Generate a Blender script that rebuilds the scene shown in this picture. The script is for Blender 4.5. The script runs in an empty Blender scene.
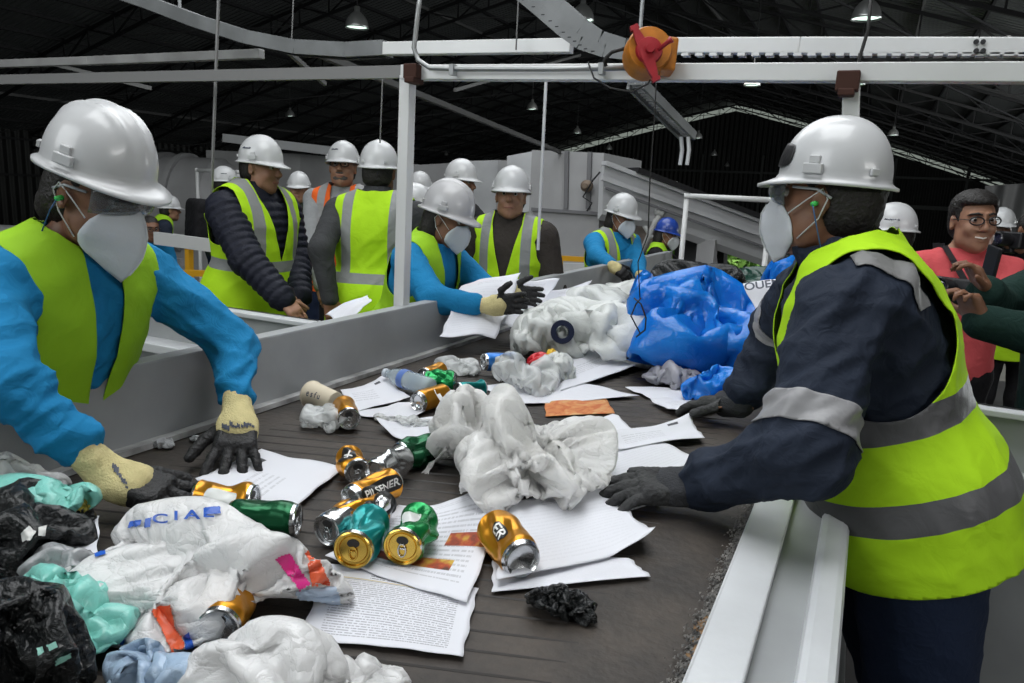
import bpy, bmesh, math, random
import numpy as np
from mathutils import Vector, Matrix, noise as mnoise
from mathutils.bvhtree import BVHTree
random.seed(7); RNG = np.random.RandomState(7)
sc = bpy.context.scene
COL = sc.collection

# ------------------------------------------------------------------ camera
F_PX, EYE = 740.0, 1.6
ROLL, YAW = math.radians(2.8), -math.radians(25.2)
PITCH = -math.atan((341.5 - 191.0) * math.cos(ROLL) / F_PX)
def _basis():
    cy, sy, cp, sp = math.cos(YAW), math.sin(YAW), math.cos(PITCH), math.sin(PITCH)
    fw = np.array([sy * cp, cy * cp, sp]); r0 = np.array([cy, -sy, 0.0]); u0 = np.cross(r0, fw)
    r = r0 * math.cos(ROLL) + u0 * math.sin(ROLL); u = -r0 * math.sin(ROLL) + u0 * math.cos(ROLL)
    return r, u, fw
CR, CU, CF = _basis()
C0 = np.array([0.0, 0.0, EYE])
cam = bpy.data.cameras.new('camera'); cam_o = bpy.data.objects.new('camera', cam); COL.objects.link(cam_o)
cam.sensor_width = 36.0; cam.lens = 36.0 * F_PX / 1024.0; cam.clip_start = 0.02; cam.clip_end = 400
cam_o.matrix_world = Matrix(((CR[0], CU[0], -CF[0], 0), (CR[1], CU[1], -CF[1], 0), (CR[2], CU[2], -CF[2], EYE), (0, 0, 0, 1)))
sc.camera = cam_o
def _ray(x, y): return CF + CR * (x - 512) / F_PX - CU * (y - 341.5) / F_PX
def at(x, y, d): return C0 + _ray(x, y) * d                     # seen at pixel x,y at distance d along the view axis
def atX(x, y, X): r = _ray(x, y); return C0 + r * (X / r[0])
def atY(x, y, Y): r = _ray(x, y); return C0 + r * (Y / r[1])
def atZ(x, y, Z): r = _ray(x, y); return C0 + r * ((Z - EYE) / r[2])

# ------------------------------------------------------------------ world, light, exposure
w = bpy.data.worlds.new('sky'); sc.world = w; w.use_nodes = True
nt = w.node_tree; bg = nt.nodes['Background']
tc = nt.nodes.new('ShaderNodeTexCoord'); sx = nt.nodes.new('ShaderNodeSeparateXYZ'); rp = nt.nodes.new('ShaderNodeValToRGB')
nt.links.new(tc.outputs['Generated'], sx.inputs[0]); nt.links.new(sx.outputs['Z'], rp.inputs[0]); nt.links.new(rp.outputs[0], bg.inputs[0])
rp.color_ramp.elements[0].position = 0.45; rp.color_ramp.elements[0].color = (0.16, 0.18, 0.16, 1)
rp.color_ramp.elements[1].position = 0.55; rp.color_ramp.elements[1].color = (0.80, 0.90, 1.0, 1)
bg.inputs[1].default_value = 1.1
def area(name, loc, target, size, power, col=(1, 1, 1)):
    l = bpy.data.lights.new(name, 'AREA'); l.shape = 'RECTANGLE'; l.size, l.size_y = size; l.energy = power; l.color = col
    o = bpy.data.objects.new(name, l); COL.objects.link(o); o.location = loc
    o.rotation_euler = (Vector(target) - Vector(loc)).to_track_quat('-Z', 'Y').to_euler()
    return o
area('daylight_through_the_side_doors', (8.5, -2.5, 5.2), (-1.0, 2.5, 1.0), (5, 3.5), 520, (1.0, 0.99, 0.97))
area('daylight_through_the_front_opening', (-5.5, -5.0, 5.5), (-2.0, 4.0, 1.2), (6, 4), 300, (0.95, 0.98, 1.0))
area('skylight_over_the_line', (-3.0, 6.0, 6.4), (-2.0, 4.6, 0.9), (5, 5), 260, (0.95, 0.98, 1.0))
area('roof_light_above_the_belt', (-.9, 1.2, 6.0), (-.8, 2.0, 0), (3.5, 3.5), 210, (0.97, 0.99, 1.0))
area('added_roof_fill_from_the_right', (13.4, 32.0, 0.5), (-10.0, 36.0, 7.0), (30, 3), 2300, (0.95, 1.0, 1.0))  # added light at the right wall, aimed up to brighten the roof underside
area('added_fill_over_the_shrubs', (-1.5, 21.0, 5.5), (-1.5, 23.0, -1.0), (9, 4), 900, (1.0, 1.0, 0.92))  # added under the roof so that the shrubs look daylit
vs = sc.view_settings; vs.view_transform = 'Standard'; vs.look = 'None'; vs.exposure = 0.14; vs.gamma = 1.0; vs.use_curve_mapping = False

# ------------------------------------------------------------------ materials
MATS = {}
def mat(name, col, rough=0.6, metal=0.0, trans=0.0, bump=0.0, bscale=20.0, noise=0.0, nscale=5.0, emit=None, estr=1.0, alpha=1.0, sheen=0.0, coat=0.0, col2=None, ior=1.45, subs=0.0):
    if name in MATS: return MATS[name]
    m = bpy.data.materials.new(name); m.use_nodes = True; n = m.node_tree.nodes; L = m.node_tree.links; b = n['Principled BSDF']
    c = tuple(col) + (1,)
    b.inputs['Base Color'].default_value = c; b.inputs['Roughness'].default_value = rough; b.inputs['Metallic'].default_value = metal
    b.inputs['Transmission Weight'].default_value = trans; b.inputs['Alpha'].default_value = alpha; b.inputs['IOR'].default_value = ior
    b.inputs['Coat Weight'].default_value = coat; b.inputs['Subsurface Weight'].default_value = subs
    if subs: b.inputs['Subsurface Radius'].default_value = (0.02, 0.012, 0.008)
    if emit: b.inputs['Emission Color'].default_value = tuple(emit) + (1,); b.inputs['Emission Strength'].default_value = estr
    t = n.new('ShaderNodeTexCoord')
    if noise or col2:
        nz = n.new('ShaderNodeTexNoise'); nz.inputs['Scale'].default_value = nscale; nz.inputs['Detail'].default_value = 5
        L.new(t.outputs['Object'], nz.inputs[0])
        mx = n.new('ShaderNodeMix'); mx.data_type = 'RGBA'
        r = n.new('ShaderNodeMapRange'); r.inputs[1].default_value = 0.35; r.inputs[2].default_value = 0.65
        L.new(nz.outputs[0], r.inputs[0]); L.new(r.outputs[0], mx.inputs[0])
        mx.inputs[6].default_value = c
        mx.inputs[7].default_value = (tuple(col2) if col2 else tuple(v * (1 - noise) for v in col)) + (1,)
        L.new(mx.outputs[2], b.inputs['Base Color'])
    if bump:
        nb = n.new('ShaderNodeTexNoise'); nb.inputs['Scale'].default_value = bscale; nb.inputs['Detail'].default_value = 4
        L.new(t.outputs['Object'], nb.inputs[0])
        bp = n.new('ShaderNodeBump'); bp.inputs['Strength'].default_value = bump; bp.inputs['Distance'].default_value = 0.01
        L.new(nb.outputs[0], bp.inputs['Height']); L.new(bp.outputs[0], b.inputs['Normal'])
    MATS[name] = m
    return m
def N(m, t, **kw):
    n = m.node_tree.nodes.new(t)
    for k, v in kw.items(): setattr(n, k, v)
    return n
def math_n(m, op, a, b=None, clamp=False):
    n = N(m, 'ShaderNodeMath', operation=op); n.use_clamp = clamp
    for i, v in enumerate((a, b)):
        if v is None: continue
        if isinstance(v, (int, float)): n.inputs[i].default_value = v
        else: m.node_tree.links.new(v, n.inputs[i])
    return n.outputs[0]
def mixc(m, fac, a, b):
    n = N(m, 'ShaderNodeMix', data_type='RGBA'); L = m.node_tree.links
    for i, v in ((0, fac), (6, a), (7, b)):
        if isinstance(v, (int, float)): n.inputs[i].default_value = v
        elif isinstance(v, tuple): n.inputs[i].default_value = v if len(v) == 4 else v + (1,)
        else: L.new(v, n.inputs[i])
    return n.outputs[2]

# ------------------------------------------------------------------ object helpers
def link(name, me, m=None, parent=None, smooth=True):
    o = bpy.data.objects.new(name, me); COL.objects.link(o)
    if m is not None:
        for q in (m if isinstance(m, (list, tuple)) else [m]): me.materials.append(q)
    if smooth and hasattr(me, 'polygons') and len(me.polygons): me.polygons.foreach_set('use_smooth', [True] * len(me.polygons))
    if parent is not None: o.parent = parent
    return o
def tag(o, label, cat, group=None, kind=None):
    o['label'] = label; o['category'] = cat
    if group: o['group'] = group
    if kind: o['kind'] = kind
    return o
def empty(name, loc, label=None, cat=None, group=None, rz=0.0):
    o = bpy.data.objects.new(name, None); COL.objects.link(o); o.location = tuple(loc); o.rotation_euler = (0, 0, rz); o.empty_display_size = 0.05
    if label: tag(o, label, cat, group)
    return o
def struct(o, kind='structure'): o['kind'] = kind; return o
def under(child, parent):                                   # parent while the child keeps its world place
    child.parent = parent; child.matrix_parent_inverse = Matrix.LocRotScale(parent.location, parent.rotation_euler, parent.scale).inverted()
    return child
def mesh(name, v, f, m=None, parent=None, smooth=True, sharp=None):
    me = bpy.data.meshes.new(name); me.from_pydata([tuple(map(float, p)) for p in v], [], [tuple(map(int, q)) for q in f]); me.update()
    o = link(name, me, m, None, smooth)
    if sharp: me.set_sharp_from_angle(angle=math.radians(sharp))
    if parent is not None: under(o, parent)
    return o
class MB:
    def __init__(s): s.v = []; s.f = []; s.mi = []
    def add(s, v, f, mi=0):
        n = len(s.v); s.v += [tuple(map(float, p)) for p in v]; s.f += [tuple(i + n for i in q) for q in f]; s.mi += [mi] * len(f)
    def box(s, c, size, rot=None, mi=0):
        c = np.array(c, float); h = np.array(size, float) / 2
        P = np.array([[x, y, z] for x in (-1, 1) for y in (-1, 1) for z in (-1, 1)]) * h
        if rot is not None: P = P @ np.array(rot).T
        s.add(P + c, [(0, 1, 3, 2), (4, 6, 7, 5), (0, 4, 5, 1), (2, 3, 7, 6), (0, 2, 6, 4), (1, 5, 7, 3)], mi)
    def bar(s, a, b, w, h=None, up=(0, 0, 1), mi=0):
        a = np.array(a, float); b = np.array(b, float); d = b - a; l = np.linalg.norm(d)
        if l < 1e-6: return
        d /= l; u = np.array(up, float)
        if abs(d @ u) > .98: u = np.array([0, 1.0, 0])
        r = np.cross(d, u); r /= np.linalg.norm(r); u = np.cross(r, d)
        s.box((a + b) / 2, (w, l, h or w), np.stack([r, d, u], 1), mi)
    def tube(s, pts, r, n=8, mi=0, cap=True):
        pts = [np.array(p, float) for p in pts]; rr = r if hasattr(r, '__len__') else [r] * len(pts)
        base = len(s.v); pu = None; V = []; Fc = []
        for i, p in enumerate(pts):
            d = pts[min(i + 1, len(pts) - 1)] - pts[max(i - 1, 0)]; d /= (np.linalg.norm(d) + 1e-12)
            if pu is None: pu = np.array([0, 0, 1.0]) if abs(d[2]) < .9 else np.array([1.0, 0, 0])
            u = pu - d * (pu @ d); u /= np.linalg.norm(u); pu = u; q = np.cross(d, u)
            for k in range(n):
                t = 2 * math.pi * k / n; V.append(p + (u * math.cos(t) + q * math.sin(t)) * rr[i])
        for i in range(len(pts) - 1):
            for k in range(n): Fc.append((i * n + k, i * n + (k + 1) % n, (i + 1) * n + (k + 1) % n, (i + 1) * n + k))
        if cap: Fc.append(tuple(range(n))[::-1]); Fc.append(tuple(range((len(pts) - 1) * n, len(pts) * n)))
        s.add(V, Fc, mi)
    def lathe(s, prof, n=24, c=(0, 0, 0), R=None, mi=0):       # prof: (r,z)
        V = []; Fc = []
        for r, z in prof:
            for k in range(n):
                t = 2 * math.pi * k / n; V.append((r * math.cos(t), r * math.sin(t), z))
        for i in range(len(prof) - 1):
            for k in range(n): Fc.append((i * n + k, i * n + (k + 1) % n, (i + 1) * n + (k + 1) % n, (i + 1) * n + k))
        V = np.array(V)
        if R is not None: V = V @ np.array(R).T
        s.add(V + np.array(c, float), Fc, mi)
    def build(s, name, m=None, parent=None, smooth=False, sharp=None, bevel=0):
        o = mesh(name, s.v, s.f, m, parent, smooth or bool(sharp), sharp)
        if any(s.mi): o.data.polygons.foreach_set('material_index', s.mi)
        if bevel:
            b = o.modifiers.new('bevel', 'BEVEL'); b.width = bevel; b.segments = 2; b.limit_method = 'ANGLE'
        return o
def nrm(v): v = np.array(v, float); return v / (np.linalg.norm(v) + 1e-12)
def rot_to(z, x=None):                                       # columns = local axes; z axis given, x hint
    z = nrm(z); x = np.array(x if x is not None else (1, 0, 0), float)
    if abs(nrm(x) @ z) > .97: x = np.array([0, 1.0, 0.3])
    x = nrm(x - z * (x @ z)); return np.stack([x, np.cross(z, x), z], 1)
def rx(a): c, s = math.cos(a), math.sin(a); return np.array([[1, 0, 0], [0, c, -s], [0, s, c]])
def ry(a): c, s = math.cos(a), math.sin(a); return np.array([[c, 0, s], [0, 1, 0], [-s, 0, c]])
def rz(a): c, s = math.cos(a), math.sin(a); return np.array([[c, -s, 0], [s, c, 0], [0, 0, 1]])
def clone(o, parent=None):
    c = o.copy(); COL.objects.link(c)
    if parent is not None: c.parent = parent
    for ch in list(o.children): clone(ch, c)
    return c

# ------------------------------------------------------------------ implicit solids -> one smooth surface
class SDF:
    def __init__(s, h=0.01, k=0.02): s.p = []; s.h = h; s.k = k
    def cone(s, a, b, r1, r2=None, k=None, neg=False): s.p.append(('c', np.array(a, float), np.array(b, float), r1, r1 if r2 is None else r2, s.k if k is None else k, neg)); return s
    def ball(s, c, r, R=None, k=None, neg=False):
        r = np.array(r if hasattr(r, '__len__') else (r, r, r), float)
        s.p.append(('e', np.array(c, float), r, np.eye(3) if R is None else np.array(R, float), None, s.k if k is None else k, neg)); return s
    def rbox(s, c, hs, rad, R=None, k=None, neg=False):
        s.p.append(('b', np.array(c, float), np.array(hs, float), np.eye(3) if R is None else np.array(R, float), rad, s.k if k is None else k, neg)); return s
    def _bb(s, q, m):
        if q[0] == 'c': r = max(q[3], q[4]) + m; return np.minimum(q[1], q[2]) - r, np.maximum(q[1], q[2]) + r
        R = q[3]; e = (q[2] + (q[4] if q[0] == 'b' else 0)); e = np.abs(R) @ e + m
        return q[1] - e, q[1] + e
    def _d(s, q, X):
        if q[0] == 'c':
            a, b, r1, r2 = q[1], q[2], q[3], q[4]; ba = b - a; l2 = max(ba @ ba, 1e-9)
            pa = X - a; t = np.clip((pa @ ba) / l2, 0, 1); return np.linalg.norm(pa - t[..., None] * ba, axis=-1) - (r1 + (r2 - r1) * t)
        P = (X - q[1]) @ q[3]
        if q[0] == 'e':
            k0 = np.linalg.norm(P / q[2], axis=-1); k1 = np.linalg.norm(P / q[2] ** 2, axis=-1) + 1e-9; return k0 * (k0 - 1) / k1
        d = np.abs(P) - q[2]; return np.linalg.norm(np.maximum(d, 0), axis=-1) + np.minimum(d.max(-1), 0) - q[4]
    def field(s, infl=0.0, margin=0.06):
        bb = [s._bb(q, margin + infl) for q in s.p if not q[6]]
        lo = np.min([b[0] for b in bb], 0); hi = np.max([b[1] for b in bb], 0)
        n = np.ceil((hi - lo) / s.h).astype(int) + 1
        A = [lo[i] + np.arange(n[i]) * s.h for i in range(3)]
        G = np.full(tuple(n), margin, np.float32)
        for q in s.p:
            b0, b1 = s._bb(q, margin + infl)
            i0 = np.clip(np.floor((b0 - lo) / s.h).astype(int), 0, n - 1); i1 = np.clip(np.ceil((b1 - lo) / s.h).astype(int) + 1, 1, n)
            if np.any(i1 <= i0): continue
            sl = tuple(slice(i0[i], i1[i]) for i in range(3))
            X = np.stack(np.meshgrid(*[A[i][sl[i]] for i in range(3)], indexing='ij'), -1).astype(np.float32)
            d = s._d(q, X) - (0 if q[6] else infl); g = G[sl]; k = max(q[5], 1e-4)
            if q[6]: d = -d; hh = np.clip(k - np.abs(g - d), 0, None) / k; G[sl] = np.maximum(g, d) + hh * hh * k / 4
            else: hh = np.clip(k - np.abs(g - d), 0, None) / k; G[sl] = np.minimum(g, d) - hh * hh * k / 4
        return G, lo
    def dist(s, X):                                           # field value at free points
        g = np.full(len(X), 9.0)
        for q in s.p:
            d = s._d(q, X); k = max(q[5], 1e-4)
            if q[6]: d = -d; hh = np.clip(k - np.abs(g - d), 0, None) / k; g = np.maximum(g, d) + hh * hh * k / 4
            else: hh = np.clip(k - np.abs(g - d), 0, None) / k; g = np.minimum(g, d) - hh * hh * k / 4
        return g
    def push(s, X, c, gap):                                   # move points outward from c until they clear the solid
        X = np.array(X, float)
        for _ in range(12):
            d = s.dist(X); n = X - c; n /= np.linalg.norm(n, axis=1)[:, None]; X = X + n * np.clip(gap - d, 0, .01)[:, None]
        return X
    def surface(s, infl=0.0):
        G, lo = s.field(infl); return surfnet(G, lo, s.h)
def surfnet(G, lo, h):
    ins = G < 0; S = np.array(G.shape) - 1
    cnt = np.zeros(S, np.int8)
    for dx in (0, 1):
        for dy in (0, 1):
            for dz in (0, 1): cnt += ins[dx:dx + S[0], dy:dy + S[1], dz:dz + S[2]]
    act = np.argwhere((cnt > 0) & (cnt < 8)); idx = np.full(S, -1, np.int64); idx[tuple(act.T)] = np.arange(len(act))
    acc = np.zeros((len(act), 3)); num = np.zeros(len(act))
    cs = [(a, b, c) for a in (0, 1) for b in (0, 1) for c in (0, 1)]
    for i in cs:
        for ax in range(3):
            if i[ax]: continue
            j = list(i); j[ax] = 1
            a = G[act[:, 0] + i[0], act[:, 1] + i[1], act[:, 2] + i[2]].astype(float); b = G[act[:, 0] + j[0], act[:, 1] + j[1], act[:, 2] + j[2]].astype(float)
            x = (a < 0) != (b < 0); t = np.where(x, a / (a - b + 1e-12), 0)
            P = np.tile(np.array(i, float), (len(act), 1)); P[:, ax] += t
            acc[x] += P[x]; num[x] += 1
    V = lo + (act + acc / num[:, None]) * h
    Fs = []
    for ax in range(3):
        u, v = (ax + 1) % 3, (ax + 2) % 3
        s0 = [slice(None)] * 3; s1 = [slice(None)] * 3; s0[ax] = slice(0, -1); s1[ax] = slice(1, None)
        a = ins[tuple(s0)]; b = ins[tuple(s1)]; E = np.argwhere(a != b)
        E = E[(E[:, u] > 0) & (E[:, v] > 0) & (E[:, u] < S[u]) & (E[:, v] < S[v])]
        if not len(E): continue
        du = np.zeros(3, int); du[u] = 1; dv = np.zeros(3, int); dv[v] = 1
        q = [idx[tuple((E - o).T)] for o in (du * 0, du, du + dv, dv)]
        Q = np.stack(q, 1); fl = a[tuple(E.T)]; Q[~fl] = Q[~fl][:, ::-1]; Fs.append(Q)
    Fq = np.concatenate(Fs); Fq = Fq[(Fq >= 0).all(1)]
    return V, Fq
def relax(V, Fq, it=2, lam=0.5):
    E = np.concatenate([Fq[:, [i, (i + 1) % Fq.shape[1]]] for i in range(Fq.shape[1])])
    for _ in range(it):
        A = np.zeros_like(V); c = np.zeros(len(V))
        np.add.at(A, E[:, 0], V[E[:, 1]]); np.add.at(c, E[:, 0], 1); np.add.at(A, E[:, 1], V[E[:, 0]]); np.add.at(c, E[:, 1], 1)
        V = V + lam * (A / np.maximum(c, 1)[:, None] - V)
    return V
def vnormals(V, Fq):
    n = np.cross(V[Fq[:, 1]] - V[Fq[:, 0]], V[Fq[:, 2]] - V[Fq[:, 0]]); N_ = np.zeros_like(V)
    for i in range(Fq.shape[1]): np.add.at(N_, Fq[:, i], n)
    return N_ / (np.linalg.norm(N_, axis=1)[:, None] + 1e-12)
def clip(V, T, vals):                                        # keep vals >= 0 of a triangle mesh, cutting along the zero line; vals (n,) ; returns V,T and source weights
    V = [tuple(p) for p in V]; vals = list(vals); out = []; ec = {}; src = [(i, i, 0.0) for i in range(len(V))]
    def cut(i, j):
        k = (i, j) if i < j else (j, i)
        if k in ec: return ec[k]
        a, b = vals[k[0]], vals[k[1]]; t = a / (a - b); p = tuple(V[k[0]][c] + (V[k[1]][c] - V[k[0]][c]) * t for c in range(3))
        V.append(p); vals.append(0.0); src.append((k[0], k[1], t)); ec[k] = len(V) - 1; return ec[k]
    for t in T:
        s = [vals[i] >= 0 for i in t]; n = sum(s)
        if n == 3: out.append(tuple(t))
        elif n == 0: continue
        else:
            poly = []
            for a in range(3):
                i, j = t[a], t[(a + 1) % 3]
                if s[a]: poly.append(i)
                if s[a] != s[(a + 1) % 3]: poly.append(cut(i, j))
            for a in range(1, len(poly) - 1): out.append((poly[0], poly[a], poly[a + 1]))
    used = sorted({i for t in out for i in t}); mp = {o: n for n, o in enumerate(used)}
    return np.array([V[i] for i in used]), np.array([[mp[i] for i in t] for t in out]), [src[i] for i in used]
def tri(Fq):
    return np.concatenate([Fq[:, [0, 1, 2]], Fq[:, [0, 2, 3]]]) if Fq.shape[1] == 4 else Fq
def attrs(o, **kw):
    for k, v in kw.items():
        a = o.data.attributes.new(k, 'FLOAT', 'POINT'); a.data.foreach_set('value', np.asarray(v, np.float32))
def vnoise(P, s, seed=0.0, octv=3):
    out = np.zeros(len(P)); a = 1.0
    for o in range(octv):
        f = s * 2 ** o
        out += a * np.array([mnoise.noise(Vector((p[0] * f + seed, p[1] * f + seed * 1.7, p[2] * f - seed))) for p in P]); a *= .5
    return out
def crumple(P, n=14, scale=6.0, seed=1, sharp=1.0):           # sum of folded planes: sharp creases like crushed film
    R = np.random.RandomState(seed); out = np.zeros(len(P)); Q = P.copy()
    for i in range(n):
        d = R.normal(size=3); d /= np.linalg.norm(d); f = scale * (0.5 + 1.8 * R.rand()); ph = R.rand()
        x = Q @ d * f + ph; t = np.abs((x % 1) * 2 - 1); out += (t - .5) / (0.5 + f / scale) ; Q = Q + 0.02 * np.outer(t - .5, np.roll(d, 1))
    return out / math.sqrt(n) * sharp
# ------------------------------------------------------------------ the hall
LOWZ, YF, XL, XR = -2.0, 75.0, -40.0, 14.0
PKX, PKZ = -12.9, 10.7
def roof_z(x):
    if x < PKX: t = (PKX - x) / (PKX - XL); return PKZ - 7.4 * t - 0.35 * math.sin(math.pi * t) * -1
    t = (x - PKX) / (XR - PKX); return PKZ - 7.9 * t + 0.35 * math.sin(math.pi * t)
def corr(name, c1, c2, axis, freq, rough=0.55, metal=0.3, stain=0.4):
    m = mat(name, c1, rough, metal); L = m.node_tree.links; b = m.node_tree.nodes['Principled BSDF']
    t = N(m, 'ShaderNodeTexCoord'); s = N(m, 'ShaderNodeSeparateXYZ'); L.new(t.outputs['Object'], s.inputs[0])
    sn = math_n(m, 'SINE', math_n(m, 'MULTIPLY', s.outputs[axis], freq))
    nz = N(m, 'ShaderNodeTexNoise'); nz.inputs['Scale'].default_value = 0.6; L.new(t.outputs['Object'], nz.inputs[0])
    L.new(mixc(m, nz.outputs[0], c1, c2), b.inputs['Base Color'])
    bp = N(m, 'ShaderNodeBump'); bp.inputs['Strength'].default_value = 1.0; bp.inputs['Distance'].default_value = 0.06
    L.new(sn, bp.inputs['Height']); L.new(bp.outputs[0], b.inputs['Normal'])
    return m
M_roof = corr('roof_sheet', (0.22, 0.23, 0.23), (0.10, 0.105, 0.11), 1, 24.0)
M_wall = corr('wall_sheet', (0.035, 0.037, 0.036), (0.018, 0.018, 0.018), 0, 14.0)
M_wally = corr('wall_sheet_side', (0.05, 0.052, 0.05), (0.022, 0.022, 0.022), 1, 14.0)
M_truss = mat('dark_truss_paint', (0.02, 0.02, 0.022), 0.6, 0.2)
M_trussl = mat('bare_purlin', (0.16, 0.16, 0.16), 0.5, 0.4)
M_conc = mat('concrete_floor', (0.10, 0.10, 0.095), 0.85, 0, bump=0.3, bscale=6, noise=0.4, nscale=0.8)
M_plat = mat('platform_plate', (0.12, 0.12, 0.12), 0.6, 0.3, noise=0.3, nscale=3)
b = MB(); b.box((-13, 31, LOWZ - .1), (56, 92, .2)); struct(b.build('floor', M_conc))
b = MB(); b.box((-1.2, 3.4, -0.06), (9.5, 10.2, .12)); struct(b.build('floor_platform', M_plat))
xs = [XL - .6 + (XR - XL + 1.2) * i / 40 for i in range(41)]
V = []; Fc = []
for i, x in enumerate(xs):
    for y in (-14.0, YF + 1.5):
        V += [(x, y, roof_z(x) + .12), (x, y, roof_z(x) + .20)]
for i in range(40):
    a = i * 4; Fc += [(a, a + 4, a + 6, a + 2), (a + 1, a + 3, a + 7, a + 5)]
struct(mesh('ceiling', V, Fc, M_roof))
# far gable wall, its top edge a little below the roof so that daylight shows as a thin broken line
V = []; Fc = []
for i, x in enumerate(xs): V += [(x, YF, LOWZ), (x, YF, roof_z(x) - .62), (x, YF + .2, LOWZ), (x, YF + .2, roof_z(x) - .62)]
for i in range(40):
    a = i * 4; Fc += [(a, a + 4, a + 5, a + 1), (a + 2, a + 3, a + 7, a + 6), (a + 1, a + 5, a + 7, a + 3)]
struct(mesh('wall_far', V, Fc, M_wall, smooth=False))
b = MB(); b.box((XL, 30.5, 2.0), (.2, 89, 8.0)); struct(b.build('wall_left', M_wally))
# right wall with the open bay where the tree shows
o1 = atX(914, 262, XR); o2 = atX(941, 232, XR)
ya, yb, za, zb_ = min(o1[1], o2[1]), max(o1[1], o2[1]), min(o1[2], o2[2]), max(o1[2], o2[2])
b = MB()
b.box((XR, (-14 + ya) / 2, .4), (.2, ya + 14, 4.8)); b.box((XR, (yb + YF) / 2, .4), (.2, YF - yb, 4.8))
b.box((XR, (ya + yb) / 2, (LOWZ + za) / 2), (.2, yb - ya, za - LOWZ)); b.box((XR, (ya + yb) / 2, (zb_ + 2.8) / 2), (.2, yb - ya, 2.8 - zb_))
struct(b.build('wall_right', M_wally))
# opening low in the far left side of the line where greenery shows: lies in the far wall of the lean-to
ys = [10 + 5 * i for i in range(14)]
for j, y in enumerate(ys):
    b = MB(); n = 36; xs2 = [XL + (XR - XL) * i / n for i in range(n + 1)]
    for i in range(n):
        x0, x1 = xs2[i], xs2[i + 1]; z0, z1 = roof_z(x0), roof_z(x1); d = .75
        b.bar((x0, y, z0 - .05), (x1, y, z1 - .05), .10, .10); b.bar((x0, y, z0 - d), (x1, y, z1 - d), .10, .10)
        b.bar((x0, y, z0 - .05), (x0, y, z0 - d), .05); b.bar((x0, y, (z0 - d)) if i % 2 else (x0, y, z0 - .05), (x1, y, z1 - .05) if i % 2 else (x1, y, z1 - d), .05)
    struct(b.build('roof_truss', M_truss))
b = MB(); b2 = MB()
for i in range(37):
    x = XL + (XR - XL) * i / 36.0
    (b2 if i in (3, 14, 22, 27, 31, 34) else b).box((x, 43, roof_z(x) + .06), (.07, 68, .12))
for i in range(0, 36, 3):
    for k in range(0, 13, 2):
        x = XL + (XR - XL) * i / 36; x3 = XL + (XR - XL) * (i + 3) / 36; y = 10 + 5 * k
        b.bar((x, y, roof_z(x) - .75), (x3, y + 5, roof_z(x3) - .75), .05)
struct(b.build('roof_purlins', M_truss)); struct(b2.build('roof_purlins_bare', M_trussl))
b = MB()
for k in range(15):
    b.box((XL + .3, 8 + 4.8 * k, 1.1), (.18, .18, 6.2))
for z in (1.2, 3.0): b.box((XL + .25, 40, z), (.12, 70, .12))
struct(b.build('wall_left_columns', M_truss))
b = MB(); b.box((-13, YF - .3, 1.9), (52, .2, .35)); b.box((-13, YF - .3, 4.4), (52, .15, .2))
for k in range(10): b.box((XL + 2 + 5.6 * k, YF - .3, 2), (.22, .22, 8))
struct(b.build('wall_far_girts', mat('girt_grey', (0.06, 0.065, 0.065), 0.6, 0.2)))

# outside: ground and trees seen through the openings
M_leaf = mat('tree_leaf', (0.10, 0.22, 0.04), 0.7, col2=(0.16, 0.30, 0.05), nscale=1.2)
M_leaf2 = mat('pine_leaf', (0.05, 0.09, 0.06), 0.7)
M_bark = mat('bark', (0.08, 0.06, 0.04), 0.9)
b = MB(); b.box((55, 40, LOWZ - .12), (80, 160, .1)); struct(b.build('ground_outside', mat('grass_ground', (0.08, 0.14, 0.04), 0.9, noise=.4)))
def tree(base, h, r, label, m, seed, n=900, leaf=.14, conif=False):
    R = np.random.RandomState(seed); e = empty('tree', base, label, 'tree')
    t = MB(); t.tube([base, np.array(base) + (0, 0, h * .5), np.array(base) + (.1, 0, h * .92)], [r * .09, r * .06, r * .015], 8)
    for k in range(7):
        a = R.rand() * 6.28; z = h * (.35 + .08 * k); t.tube([np.array(base) + (0, 0, z), np.array(base) + (math.cos(a) * r * .7, math.sin(a) * r * .7, z + h * .1)], [r * .03, r * .008], 5)
    t.build('trunk', M_bark, e, smooth=True)
    c = MB()
    for k in range(n):
        d = R.normal(size=3); d /= np.linalg.norm(d); u = R.rand() ** .4
        if conif: z = R.rand(); rr = r * (1.02 - z) * u; p = np.array([d[0] * rr, d[1] * rr, h * (.15 + .85 * z)])
        else: p = d * u * np.array([r, r, h * .42]) + (0, 0, h * .55)
        p = p + base; q = R.normal(size=(3, 3)) * leaf; c.add([p + q[0], p + q[1], p + q[2], p + q[0] + q[2] * .5], [(0, 1, 2), (0, 2, 3)])
    c.build('crown', m, e)

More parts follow.
